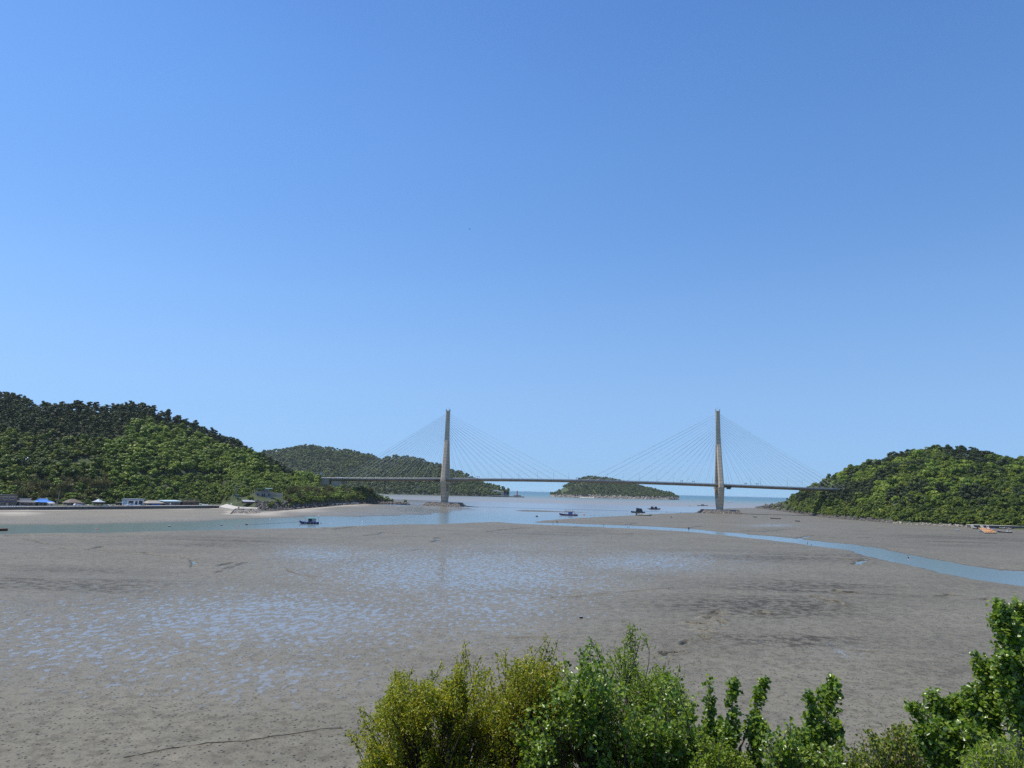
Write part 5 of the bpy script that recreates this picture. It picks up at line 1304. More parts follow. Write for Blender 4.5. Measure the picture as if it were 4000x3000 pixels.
# ================================================================== far shore: terminal, pier, red light tower
def far(px, y, z): 
    t = az_tan(px); return np.array([t * y, y, z])
YF = 2330.0; uf = YF / 2700.0
def bx_far(name, px0, px1, z0, z1, dep, mat, parent=None, y=YF):
    a, b_ = far(px0, y, z0), far(px1, y, z0)
    return MB().box(a[0], b_[0], y, y + dep, z0, z1).build(name, mat, parent)
pr = thing("pier", "long low ferry pier on dark piles below the cream building", "pier", (0, 0, 0))
bx_far("deck", 1772, 1990, 3.2, 4.6, 14, m_slab, pr, YF - 30)
pm = MB()
for q in np.arange(1775, 1990, 5.5):
    a = far(q, YF - 29, 0); pm.box(a[0] - .8, a[0] + .8, a[1], a[1] + 1.6, -1, 3.2)
pm.build("piles", m_dkst, pr)
m_cream = P_("cream_render", (.62, .56, .40), var=.08, scale=.1)
tb = thing("terminal_building", "cream ferry building with rows of dark windows on the far pier", "building", (0, 0, 0))
bx_far("wall", 1925, 1967, 4, 17, 16, m_cream, tb, YF)
for row in range(2):
    for q in range(6):
        bx_far("window", 1929 + q * 6.3, 1933 + q * 6.3, 6.0 + row * 6.0, 9.2 + row * 6.0, 1, m_glass, tb, YF - .4)
bx_far("roof", 1924.3, 1967.8, 17, 17.8, 17, m_white, tb, YF - .6)
wt = thing("warehouse", "white roofed hall left of the cream ferry building", "building", (0, 0, 0))
bx_far("wall", 1903, 1924, 4, 15, 18, P_("grey_plaster", (.30, .27, .24), var=.2), wt, YF + 6)
bx_far("roof", 1903, 1946, 18, 22, 18, m_white, wt, YF + 18)
bx_far("upper_wall", 1905, 1944, 12, 18, 14, P_("grey_plaster", (.30, .27, .24), var=.2), wt, YF + 20)
o = bx_far("signboard", 1972, 1979.5, 7.5, 11, 1, P_("sign_blue_bright", (.08, .22, .60))); tag(o, "bright blue board right of the cream ferry building", "board")
bl = thing("red_light_tower", "red harbour light tower on a pale round base", "light tower", far(2020.5, YF - 10, 0))
MB().loft([[(12 * r_ * math.cos(2 * math.pi * q / 14), 9 * r_ * math.sin(2 * math.pi * q / 14), z_) for q in range(14)] for r_, z_ in ((1.05, -1), (1.0, 6.0), (1.1, 6.2), (1.1, 7.0))]).build("base", m_slab, bl)
mr_ = P_("red_paint", (.30, .035, .03), var=.15)
tw = MB().loft([[(r_ * math.cos(2 * math.pi * q / 10), r_ * math.sin(2 * math.pi * q / 10), z_) for q in range(10)] for r_, z_ in ((2.4, 7), (1.8, 9), (1.5, 17.5))]).build("shaft", mr_, bl)
MB().loft([[(r_ * math.cos(2 * math.pi * q / 10), r_ * math.sin(2 * math.pi * q / 10), z_) for q in range(10)] for r_, z_ in ((2.3, 17.5), (2.3, 18.2), (1.3, 18.3), (1.3, 20.6), (1.7, 20.7), (.3, 22))]).build("lantern", mr_, bl)
rg = np.random.default_rng(63); Q_ = [far(rg.uniform(1990, 2047), YF - 22 + rg.normal() * 5, .2 + max(0, 1 - 0) * rg.random() * 1.6) for k in range(150)]
V, F = rock_pile(np.array(Q_), rg.uniform(1.2, 3.0, 150), 64); tag(link("breakwater_rocks", np_mesh("breakwater_rocks", V, F, m_blk)), "dark breakwater rocks round the red light tower", "rocks", None, "stuff")
rm = [far(1752, YF - 40, .5), far(1792, YF - 70, .5), far(1794, YF - 40, 3), far(1762, YF, 7)]
o = MB().loft([[tuple(q - np.array([0, 0, 3])) for q in rm], [tuple(q) for q in rm]]).build("slipway", P_("bright_slipway", (.62, .58, .48), var=.1)); tag(o, "pale concrete slipway right of the left bridge tower on the far shore", "slipway")
# coast road walls cut into the far wooded slopes
for i_, (x0, x1, yy_, lab) in enumerate(((1545, 1690, 1905.5, "pale road wall on the wooded slope left of the left tower"), (1822, 1888, 1898.5, "tan retaining wall on the wooded slope above the ferry pier"))):
    pts = [H_FAR2.hit(q, yy_ + (1.5 if i_ == 0 else 0) * (1 - (q - x0) / (x1 - x0))) for q in np.linspace(x0, x1, 16)]
    o = MB().loft([[(q[0], q[1] - 4, q[2] - 1), (q[0], q[1] + 2, q[2] - 1), (q[0], q[1] + 2, q[2] + 3.2), (q[0], q[1] - 4, q[2] + 3.2)] for q in pts]).build("road_wall", P_("tan_road_wall", (.42, .38, .32), var=.2, scale=.05)); tag(o, lab, "wall")
# small pale beach on the island
pts = [H_ISL.hit(q, 1936.5) for q in np.linspace(2262, 2318, 10)]
o = MB().loft([[(q[0], q[1] - 26, -.4), (q[0], q[1] + 2, -.4), (q[0], q[1] + 2, 4.5), (q[0], q[1] - 22, .6)] for q in pts]).build("island_beach", P_("pale_sand", (.52, .47, .38), var=.1)); tag(o, kind="structure")
# ================================================================== boats, floats, stakes
m_navy = paint("navy_hull_paint", (.018, .040, .130), .4, .2, .8)
m_blue2 = paint("bright_blue_paint", (.05, .16, .48), .4, .2, .8)
m_blk2 = paint("black_hull_paint", (.022, .024, .028), .5, .3, .8)
m_orng = paint("orange_float", (.70, .17, .05), .5, .15, 1.5)
m_pink = paint("pink_red_float", (.66, .17, .13), .5, .15, 1.5)
m_green = paint("sea_green_roof", (.22, .52, .40), .5, .1, 1)
m_greyp = paint("grey_panel", (.30, .32, .36), .6, .1, 1)
m_yel = paint("pale_yellow_paint", (.62, .56, .36), .5, .15, 1)
m_red = paint("rusty_red_frame", (.28, .07, .05), .6, .2, 1.5)
m_foam = paint("white_foam_float", (.75, .73, .68), .7, .08, 2)

def boat(px0, px1, pyw, bow, name, label, hullm, H=1.2, Bm=None, z=0.0, trim=None, group=None, yaw=None):
    """bow: -1 = bow points left in the photo"""
    c0 = G((px0 + px1) / 2, pyw, z); u = c0[1] / 2700.0
    Ln = (px1 - px0) * u; B_ = Bm or Ln * .26
    rz = math.atan2(-c0[0], c0[1]) if yaw is None else yaw
    t = thing(name, label, "boat", (c0[0], c0[1] + B_ * .4, z), (math.pi if bow < 0 else 0) + rz, group)
    st = [(0, .80, .95, .10), (.15, .94, .86, 0), (.4, 1, .82, 0), (.62, .96, .90, 0), (.8, .74, 1.08, .05), (.92, .40, 1.32, .35), (1.0, .05, 1.55, .95)]
    rings = []
    for f, w, sh, kz in st:
        x = (f - .5) * Ln; w = w * B_ / 2
        rings.append([(x, -w, sh * H), (x, -w * .82, H * .25 + kz * .5), (x, 0, -.25 + kz), (x, w * .82, H * .25 + kz * .5), (x, w, sh * H), (x, w * .8, sh * H * .86), (x, -w * .8, sh * H * .86)])
    MB().loft(rings).build("hull", hullm, t, smooth=False)
    if trim:
        tr = MB()
        for sg in (-1, 1): tr.tube([((f - .5) * Ln, sg * w * B_ / 2, sh * H) for f, w, sh, kz in st], .07, 4)
        tr.build("rubbing_strake", trim, t)
    return t, Ln, B_

# 1: the nearest boat, moored in the channel
t, Ln, B_ = boat(1169, 1241, 2047, -1, "fishing_boat", "blue fishing boat with a green cabin roof moored in the channel", m_navy, 1.25, 3.2, trim=m_blue2)
MB().box(-.34 * Ln, -.14 * Ln, -1.25, 1.25, 1.0, 3.1).build("cabin", m_greyp, t)
MB().box(-.139 * Ln, .06 * Ln, -1.1, 1.1, 1.0, 2.95).build("wheelhouse", m_blk2, t)
MB().box(-.36 * Ln, .10 * Ln, -1.5, 1.5, 3.1, 3.28).build("roof", m_green, t)
for f, x2 in ((.10, 1.3), (-.02, 1.3)): MB().tube([(f * Ln, -x2, 1.0), (f * Ln, -x2, 3.1)], .07, 5).build("roof_post", m_white, t)
for f, h, z0 in ((-.22, 5.0, 3.2), (.22, 2.9, 1.1), (-.48, 4.6, 1.1)): MB().tube([(f * Ln, 0, z0), (f * Ln, 0, h)], .07, 5).build("mast", m_dkst, t)
MB().ball((-.47 * Ln, .15, 4.55), .28).build("radar_dome", m_white, t)
MB().tube([(.17 * Ln, -.9, 1.1), (.2 * Ln, -.9, 2.2), (.30 * Ln, -.5, 2.2), (.34 * Ln, -.4, 1.4)], .06, 5).build("bow_rail", m_white, t)
MB().box(.12 * Ln, .20 * Ln, -.8, .6, 1.0, 1.55).build("fish_box", m_white, t)
for x, y, z_ in ((.49, .0, 2.1), (.475, -.25, 1.75)): MB().ball((x * Ln, y, z_), .36).build("fender", m_pink, t)
for x in (-.36, -.22, -.05, .14, .22):
    MB().loft([[(x * Ln + .34 * math.cos(2 * math.pi * q / 10), 1.52 + d_, .55 + .34 * math.sin(2 * math.pi * q / 10)) for q in range(10)] for d_ in (-.05, .12)]).build("tyre_fender", paint("grey_tyre", (.28, .27, .26), .8, .2, 2), t)
for x in (-.08, -.30): MB().ball((x * Ln, 1.2, 1.15), .33).build("float", m_orng, t)
# 2: blue boat with a red frame
t, Ln, B_ = boat(2186, 2257, 2014, -1, "fishing_boat", "dark blue fishing boat with a rusty red frame, nearest the mud spit", m_navy, 1.3, 4.0, trim=m_red)
MB().box(-.22 * Ln, .02 * Ln, -1.4, 1.4, 1.0, 3.0).build("wheelhouse", m_blue2, t)
MB().box(-.26 * Ln, .05 * Ln, -1.6, 1.6, 3.0, 3.2).build("roof", m_blk2, t)
fr = MB().box(-.32 * Ln, .22 * Ln, -1.5, 1.5, 3.9, 4.1)
for x in (-.31, -.1, .1, .21):
    for sg in (-1, 1): fr.tube([(x * Ln, sg * 1.4, 1.0), (x * Ln, sg * 1.4, 4.0)], .12, 4)
fr.build("net_frame", m_red, t)
for x, h in ((.15, 6.0), (-.21, 5.6), (-.02, 5.2)): MB().tube([(x * Ln, 0, 3), (x * Ln, 0, h)], .10, 5).build("mast", m_dkst, t)
MB().box(-.42 * Ln, -.30 * Ln, -1.3, 1.3, 1.0, 2.2).build("net_heap", m_foam, t)
MB().ball((.49 * Ln, 0, 2.2), .4).build("fender", m_pink, t)
# 3: dark canopied boat
t, Ln, B_ = boat(2465, 2520, 2003, -1, "fishing_boat", "black fishing boat with a sloping dark canopy behind the pale flat boat", m_blk2, 1.3, 4.2)
MB().hexa([(-.36 * Ln, -1.8, 1.0), (.14 * Ln, -1.8, 1.0), (.14 * Ln, 1.8, 1.0), (-.36 * Ln, 1.8, 1.0)], [(-.28 * Ln, -1.6, 4.4), (.10 * Ln, -1.6, 5.2), (.10 * Ln, 1.6, 5.2), (-.28 * Ln, 1.6, 4.4)]).build("canopy", paint("dark_canvas", (.045, .055, .055), .8, .3, 1), t)
MB().hexa([(-.32 * Ln, -1.9, 4.35), (.16 * Ln, -1.9, 5.25), (.16 * Ln, 1.9, 5.25), (-.32 * Ln, 1.9, 4.35)], [(-.32 * Ln, -1.9, 4.55), (.16 * Ln, -1.9, 5.5), (.16 * Ln, 1.9, 5.5), (-.32 * Ln, 1.9, 4.55)]).build("roof", m_blk2, t)
MB().ball((.5 * Ln, .3, 1.2), .5).build("fender", m_foam, t)
# 4: pale flat boat on the mud edge
t, Ln, B_ = boat(2485, 2547, 2015, 1, "fishing_boat", "pale yellow flat boat with a dark hull aground at the edge of the mud spit", m_blk2, 1.0, 3.8, z=.15, trim=m_yel)
MB().box(-.30 * Ln, .44 * Ln, -1.5, 1.5, .9, 1.35).build("deck", m_yel, t)
MB().box(.32 * Ln, .46 * Ln, -1.2, 1.2, 1.35, 2.5).build("engine_box", m_foam, t)
MB().box(-.22 * Ln, -.12 * Ln, -1, 1, 1.35, 2.4).build("fish_box", m_white, t)
MB().hexa([(-.5 * Ln, -.9, .8), (-.40 * Ln, -.9, .8), (-.40 * Ln, .9, .8), (-.5 * Ln, .9, .8)], [(-.5 * Ln, -.9, 3.2), (-.47 * Ln, -.9, 3.2), (-.44 * Ln, .9, 2.2), (-.48 * Ln, .9, 2.2)]).build("stern_board", m_blk2, t)
for x, h in ((.12, 3.4), (.30, 4.2), (.40, 4.6)): MB().tube([(x * Ln, 0, 1.3), (x * Ln, 0, h)], .10, 5).build("mast", m_yel, t)
# 5: double-humped dark boat
t, Ln, B_ = boat(2531, 2580, 1990, 1, "fishing_boat", "black boat with two dark humps and a white cabin between them", m_blk2, 1.3, 4.6)
for x0, x1 in ((-.24, -.04), (.07, .26)): MB().hexa([(x0 * Ln - .8, -1.8, 1), (x1 * Ln + .8, -1.8, 1), (x1 * Ln + .8, 1.8, 1), (x0 * Ln - .8, 1.8, 1)], [(x0 * Ln + .8, -1.3, 4.2), (x1 * Ln - .8, -1.3, 4.0), (x1 * Ln - .8, 1.3, 4.0), (x0 * Ln + .8, 1.3, 4.2)]).build("net_heap", m_blk2, t)
MB().box(-.03 * Ln, .07 * Ln, -1.3, 1.3, 1.0, 3.9).build("cabin", m_foam, t)
# 6, 7: far boats
t, Ln, B_ = boat(2725, 2766, 1976, 1, "fishing_boat", "long dark boat with a low white cabin left of the right bridge tower", m_blk2, 1.0, 4.6)
MB().box(-.15 * Ln, .15 * Ln, -1.5, 1.5, .9, 3.0).build("cabin", m_greyp, t); MB().box(-.20 * Ln, .2 * Ln, -1.7, 1.7, 3.0, 3.3).build("roof", m_white, t)
for x in (-.08, .08): MB().tube([(x * Ln, 0, 3.2), (x * Ln, 0, 5.2)], .12, 5).build("mast", m_dkst, t)
t, Ln, B_ = boat(2843, 2863, 1963.5, 1, "fishing_boat", "small white boat far out right of the right bridge tower", m_white, 1.4, 4.5)
MB().box(-.25 * Ln, .1 * Ln, -1.4, 1.4, 1.2, 3.6).build("cabin", m_white, t)
# 8: stern of a boat at the left edge
t, Ln, B_ = boat(-74, 10, 2074, -1, "fishing_boat", "grey-white stern of a boat cut off by the left edge of the photo", paint("rust_brown_hull", (.12, .06, .045), .7, .3, .8), 1.1, 3.2, z=.0, yaw=.5)
MB().box(-.16 * Ln, .1 * Ln, -1.3, 1.3, .8, 3.6).build("cabin", paint("pale_green_panel", (.50, .56, .55), .6, .1, .8), t); MB().box(-.17 * Ln, .12 * Ln, -1.4, 1.4, 3.6, 3.75).build("roof", m_greyp, t)
# right shore: pier wall, raft and the craft round it
qa, qb = G(3797, 2062, .35), G(4130, 2071, .35)
dv = (qb - qa)[:2]; pl_ = float(np.linalg.norm(dv)); pa = math.atan2(dv[1], dv[0])
t = thing("quay_wall", "low dark quay wall with a pale top at the right edge", "quay", (qa[0], qa[1] + 1, 0), pa)
MB().box(0, pl_, 0, 6, -.2, 2.5).build("wall_face", m_seaw, t); MB().box(-.3, pl_, -.3, 6.2, 2.5, 2.85).build("coping", P_("cream_coping", (.60, .55, .42), var=.1), t)
for x in (0.0, 7.5): MB().hexa([(x, -1.6, -.2), (x + 2.2, -1.6, -.2), (x + 2.2, -.31, -.2), (x, -.31, -.2)], [(x - .9, -.5, 2.84), (x + 1.4, -.5, 2.84), (x + 1.4, -.31, 2.84), (x - .9, -.31, 2.84)]).build("buttress", P_("cream_coping", (.60, .55, .42), var=.1), t)
a, b_, c_, d_ = G(3822, 2061, 1.0), G(3866, 2062, 1.0), G(3893, 2080, 1.0), G(3846, 2080, 1.0)
t = thing("raft", "orange slatted raft on black floats lying on the mud at the right", "raft", (d_[0], d_[1], .3))
o3 = d_; quad = [q - o3 for q in (d_, c_, b_, a)]
MB().loft([[(q[0], q[1], .0) for q in quad], [(q[0], q[1], .45) for q in quad]]).build("floats", m_blk2, t)
sl_o, sl_b = MB(), MB(); NS = 9
m_slat = paint("orange_slats", (.62, .29, .10), .7, .25, .8); m_slat2 = paint("pale_orange_slats", (.70, .45, .24), .7, .2, .8)
for k in range(NS):
    f0, f1 = k / NS + .012, (k + .62) / NS
    p0 = [quad[0] * (1 - f) + quad[1] * f for f in (f0, f1)]; p1 = [quad[3] * (1 - f) + quad[2] * f for f in (f0, f1)]
    MB().loft([[(q[0], q[1], .46) for q in (p0[0], p0[1], p1[1], p1[0])], [(q[0], q[1], .75) for q in (p0[0], p0[1], p1[1], p1[0])]]).build("plank", m_slat if k % 2 else m_slat2, t)
for f in (.15, .5, .85):
    p0 = quad[0] * (1 - f) + quad[3] * f; p1 = quad[1] * (1 - f) + quad[2] * f
    MB().tube([(p0[0], p0[1], .9), (p1[0], p1[1], .9)], .14, 5).build("crossbeam", m_slat, t)
hp = MB()
for f, g in ((.7, .2), (.9, .35), (.8, .6)):
    q = (quad[0] * (1 - f) + quad[1] * f) * (1 - g) + (quad[3] * (1 - f) + quad[2] * f) * g; hp.ball((q[0], q[1], 1.1), .8, .6, .5, 7, 4)
hp.build("covered_heap", m_slat, t)
t, Ln, B_ = boat(3857, 3884, 2069, 1, "workboat", "small white and blue boat with a tall cabin behind the orange raft", m_white, .9, 2.2, z=.35, trim=m_blue2)
MB().box(-.45 * Ln, -.12 * Ln, -.8, .8, .8, 3.0).build("cabin", m_white, t); MB().box(-.455 * Ln, -.40 * Ln, -.85, .85, .8, 3.02).build("blue_panel", m_blue2, t)
MB().box(-.36 * Ln, -.18 * Ln, -.82, -.80, 1.9, 2.6).build("cabin_window", m_glass, t)
t, Ln, B_ = boat(3804, 3822, 2067, -1, "skiff", "grey skiff with dark gear at the left end of the orange raft", m_blk2, .8, 1.8, z=.35)
MB().box(-.2 * Ln, .2 * Ln, -.6, .6, .7, 1.3).build("gear_heap", m_foam, t)
t, Ln, B_ = boat(3826, 3848, 2078, -1, "skiff", "pale blue skiff half under the left side of the orange raft", paint("pale_blue_hull", (.34, .44, .52), .5, .15, 1), .8, 1.7, z=.35)
for x0, x1, py_, lab in ((3887, 3912, 2064, "left dark skiff in the row below the quay wall"), (3908, 3932, 2066, "middle dark skiff in the row below the quay wall"), (3928, 3952, 2067, "right dark skiff in the row below the quay wall")):
    t, Ln, B_ = boat(x0, x1, py_, -1, "skiff", lab, m_blk2, .8, 1.7, z=.35, trim=m_foam, group="skiffs below the quay wall")
    MB().box(-.25 * Ln, .05 * Ln, -.5, .5, .6, 1.0).build("gear_heap", m_foam, t)
t, Ln, B_ = boat(3904, 3952, 2081, -1, "skiff", "long dark skiff with an outboard motor right of the orange raft", m_blk2, .9, 2.0, z=.35, trim=m_greyp)
MB().box(-.40 * Ln, -.33 * Ln, -.3, .3, .7, 1.6).build("outboard_motor", m_white, t); MB().hexa([(-.20 * Ln, -.3, .7), (-.12 * Ln, -.3, .7), (-.12 * Ln, .3, .7), (-.20 * Ln, .3, .7)], [(-.18 * Ln, -.2, 2.2), (-.14 * Ln, -.2, 2.2), (-.14 * Ln, .2, 2.2), (-.18 * Ln, .2, 2.2)]).build("steering_stand", m_white, t)
t, Ln, B_ = boat(3968, 4030, 2052, -1, "fishing_boat", "grey boat with a white cabin resting on the quay at the right edge", m_blk2, .9, 2.4, z=2.85, trim=m_foam)
MB().box(-.30 * Ln, .10 * Ln, -.9, .9, .7, 2.1).build("cabin", m_white, t); MB().box(-.2 * Ln, .05 * Ln, .901, .93, 1.2, 1.8).build("cabin_window", m_glass, t)
q = G(3968, 2053, 2.85); o = MB().ball((0, 0, .7), .8, .6, .8, 8, 5).build("covered_heap", m_blue2); o.location = tuple(q); tag(o, "small bright blue heap on the quay at the right edge", "heap")
# skiffs lying on the mud near the right tower
for x0, x1, py_, lab in ((2943, 2958, 2021, "small dark skiff on the mud right of the right tower"), (3011, 3050, 2027, "long dark flat punt on the mud right of the right tower"), (3108, 3126, 2037, "small dark skiff on the mud below the tip of the right hill")):
    t, Ln, B_ = boat(x0, x1, py_, -1, "skiff", lab, m_blk2, .7, 1.9, z=.35)
    MB().box(-.2 * Ln, .1 * Ln, -.5, .5, .55, .75).build("thwart", m_greyp, t)
t, Ln, B_ = boat(3735, 3750, 2074, 1, "skiff", "white skiff lying alone on the mud left of the orange raft", m_white, .8, 1.6, z=.35)
MB().box(-.3 * Ln, .2 * Ln, -.5, .5, .55, .7).build("thwart", m_yel, t)

# floats and buoys
def buoy(px, py, r_px, mat, label, top=None, z=0.0, group=None, box=False):
    q = G(px, py, z); r_ = r_px * q[1] / 2700
    t = thing("buoy", label, "buoy", q, .3, group)
    if box:
        MB().hexa([(-r_, -r_ * .7, -.1), (r_, -r_ * .7, -.1), (r_, r_ * .7, -.1), (-r_, r_ * .7, -.1)], [(-r_ * .9, -r_ * .6, r_ * .55), (r_ * .9, -r_ * .6, r_ * .55), (r_ * .9, r_ * .6, r_ * .55), (-r_ * .9, r_ * .6, r_ * .55)]).build("float", mat, t)
        MB().box(-r_ * .8, r_ * .8, -r_ * .5, r_ * .5, r_ * .55, r_ * .8).build("deck", top or m_foam, t)
    else:
        MB().ball((0, 0, r_ * .4), r_, r_, r_ * .9, 10, 6).build("float", mat, t)
        if top: MB().tube([(0, 0, r_), (0, 0, r_ * 3)], r_ * .18, 5).build("staff", top, t)
    return t
br = paint("brown_float", (.12, .07, .05), .7, .2, 1)
buoy(377, 2068, 3.2, m_pink, "red ball buoy in the left part of the channel")
buoy(662, 2057, 5, br, "square brown float with a white top, leftmost of the channel", box=True)
buoy(865, 2052.5, 5, br, "square brown float with a white top nearer the blue boat", box=True)
buoy(932, 2056, 2.6, m_pink, "tiny pinkish buoy between the square floats")
buoy(963, 2050.5, 5, br, "square float with a reddish top left of the blue boat", top=m_pink, box=True)
buoy(1055, 2029, 2, m_foam, "small white buoy above the blue boat near the jetty sand")
buoy(1416, 2039.5, 3, m_foam, "white ball buoy right of the nearest blue boat")
buoy(1254, 2046, 2, m_blk2, "small dark float behind the stern of the nearest blue boat", top=m_dkst)
buoy(1294, 2044, 2, m_foam, "tiny white float right of the nearest blue boat")
buoy(1896, 1998, 2.5, m_foam, "white buoy left of the pair below the left tower")
buoy(1916, 1999, 2, m_foam, "white buoy right of the pair below the left tower", top=m_dkst)
buoy(2097, 2018, 4.5, m_blk2, "dark float with a staff in mid channel", top=m_dkst, box=True)
buoy(2108, 2017, 2.3, m_foam, "white buoy just right of the dark float in mid channel")
buoy(2281, 2012, 3.6, m_orng, "orange buoy right of the dark blue boat with a red frame")
buoy(2449, 2008, 1.7, m_blk2, "small black buoy left of the black canopied boat")
buoy(2532, 1991, 2.3, m_foam, "white buoy at the bow of the double-humped black boat")
buoy(2694, 1977, 1.6, m_blk2, "tiny dark buoy left of the right tower")
buoy(2605, 2001, 1.6, m_blk2, "dark float between the spit and the far boats, left one")
buoy(2658, 2004, 1.6, m_blk2, "dark float between the spit and the far boats, right one")
f0 = None
for px_, py_ in ((2307, 2014.5), (2321, 2015), (2340, 2015.5), (2357, 2016), (2374, 2017), (2392, 2018), (2413, 2018)):
    q = G(px_, py_, 0); o = None
    if f0 is None:
        f0 = MB().ball((0, 0, .12), .34, .34, .30, 8, 5).build("net_float", m_blk2); tag(f0, "small black net float in a line along the edge of the mud spit", "float", "black net floats in a line"); o = f0
    else: o = f0.copy(); COL.objects.link(o)
    o.location = tuple(q)
# spar marker in the right creek
q = G(3550, 2187, .0)
t = thing("marker_buoy", "leaning red and white marker buoy in the right creek", "marker buoy", q, 0)
MB().tube([(.1, 0, -.2), (-.05, 0, .35)], .34, 8).build("float", m_white, t); MB().tube([(-.05, 0, .35), (-.2, 0, 1.0)], .22, 8).build("band", m_red, t); MB().tube([(-.2, 0, 1.0), (-.38, 0, 1.75)], .05, 5).build("staff", m_white, t)
MB().box(-.56, -.2, -.02, .02, 1.45, 1.75).build("flag", m_red, t)
# stakes
s0 = None
for px_, py_, hp_ in ((2160, 2046, 10), (2180, 2046, 5), (2358, 2055, 8), (2450, 2060, 7), (2457, 2060, 7), (2621, 2074, 6), (3154, 2124, 9), (3169, 2130, 5), (2389, 2105, 7)):
    q = G(px_, py_, .05); h = hp_ * q[1] / 2700
    if s0 is None:
        s0 = MB().tube([(0, 0, -.5), (.04, 0, 1.0)], [.09, .07], 6).build("stake", m_dkst); tag(s0, "thin dark wooden stake standing in the small creek", "stake", "stakes along the creek"); o = s0
    else: o = s0.copy(); COL.objects.link(o)
    o.location = tuple(q); o.scale = (1.2, 1.2, h)
for px_, py_, lab in ((2175, 2040, "dark leaning stump left of the stakes at the spit tip"), (2690, 2066, "dark lump of wood beside the creek below the right tower"), (2622, 2022, "small dark stone on the mud spit")):
    q = G(px_, py_, .3); o = MB().hexa([(-.4, -.3, -.2), (.5, -.3, -.2), (.5, .3, -.2), (-.4, .3, -.2)], [(.0, -.2, 1.1), (.4, -.2, .9), (.4, .2, .9), (.0, .2, 1.1)]).build("driftwood", m_dkst); o.location = tuple(q); tag(o, lab, "driftwood")
# egret-like white bird shapes by the right mound, crate on the mud, ropes
q = G(2270, 2416, .3)
t = thing("crate", "small black crate lying in a puddle on the open mud", "crate", q, .2)
MB().box(-.24, .24, -.2, .2, -.05, .32).build("box", m_blk2, t); MB().box(-.25, .25, -.21, .21, .32, .36).build("lid", m_greyp, t)
def rope(name, label, pts, r_, mat, sag=0.0, zz=.42):
    P_2 = [G(x, y, zz) for x, y in pts]; out = []
    for a_, b2 in zip(P_2[:-1], P_2[1:]):
        for f in np.linspace(0, 1, 7)[:-1]:
            q = a_ * (1 - f) + b2 * f
            w = (fbm(q[0] * .25, q[1] * .25, 5, 3) - .5) * .9
            g = (vnoise(q[0] * 1.3, q[1] * 1.3, 8) - .5) * .12
            out.append((q[0] + w * .5, q[1] + w, q[2] + g))
    out.append(tuple(P_2[-1])); return tag(MB().tube(out, r_, 5).build(name, mat), label, "rope")
rope("rope", "long dark rope lying across the mud at the bottom left", [(480, 2960), (640, 2930), (800, 2906), (950, 2895), (1060, 2875), (1200, 2855), (1340, 2843)], .032, paint('muddy_rope', (.07, .06, .05), .9, .3, 2), zz=.38)
rope("mooring_rope", "thin mooring rope running left from the nearest blue boat", [(1170, 2038), (1080, 2044), (1000, 2048), (960, 2050)], .05, m_dkst, zz=.12)
# a bird high above the bay
q = D(1834, 895, 330)
t = thing("bird", "tiny dark bird flying in the sky above the bay", "bird", q, .4)
MB().loft([[(x, r_ * math.cos(2 * math.pi * k / 8), r_ * .8 * math.sin(2 * math.pi * k / 8)) for k in range(8)] for x, r_ in ((-.42, .03), (-.2, .10), (.05, .13), (.25, .09), (.36, .07), (.48, .01))]).build("body", m_dkst, t)
for sg in (-1, 1): MB().loft([[(.12, sg * .08, .02), (-.12, sg * .08, .02), (-.12, sg * .08, .05), (.12, sg * .08, .05)], [(.16, sg * .42, .22), (-.06, sg * .42, .22), (-.06, sg * .42, .24), (.16, sg * .42, .24)], [(-.05, sg * .78, .14), (-.12, sg * .78, .14), (-.12, sg * .78, .15), (-.05, sg * .78, .15)]]).build("wing", m_dkst, t)
# ================================================================== bank and trees in front of the camera
def bank_z(X, Y):
    X = np.asarray(X, float); Y = np.asarray(Y, float)
    zz = np.interp(Y, [-12, 2.2, 4.5, 9, 14, 20, 25, 30], [20.6, 19.9, 18.2, 13.2, 8.2, 3.2, .2, -1.2])
    return zz + (fbm(X * .3, Y * .3, 88, 3) - .5) * .5
gx, gy = np.meshgrid(np.linspace(-60, 60, 120), np.linspace(-12, 30, 60))
Vb = np.c_[gx.ravel(), gy.ravel(), bank_z(gx.ravel(), gy.ravel())]
ix = np.arange(60 * 120).reshape(60, 120)
m_bank, nt, N, L, b = new_mat("earth_bank")
pos = N.new("ShaderNodeNewGeometry").outputs["Position"]
L.new(ramp(N, L, noise(N, L, 1.3, 6, pos, .7), [(.3, (.045, .05, .02)), (.5, (.075, .095, .03)), (.72, (.13, .10, .065))]), b.inputs["Base Color"]); b.inputs["Roughness"].default_value = .95
bump(N, L, noise(N, L, 4, 4, pos), .8, .2, b)
tag(link("bank", np_mesh("bank", Vb, np.stack([ix[:-1, :-1], ix[:-1, 1:], ix[1:, 1:], ix[1:, :-1]], -1).reshape(-1, 4), m_bank, smooth=True)), kind="structure")

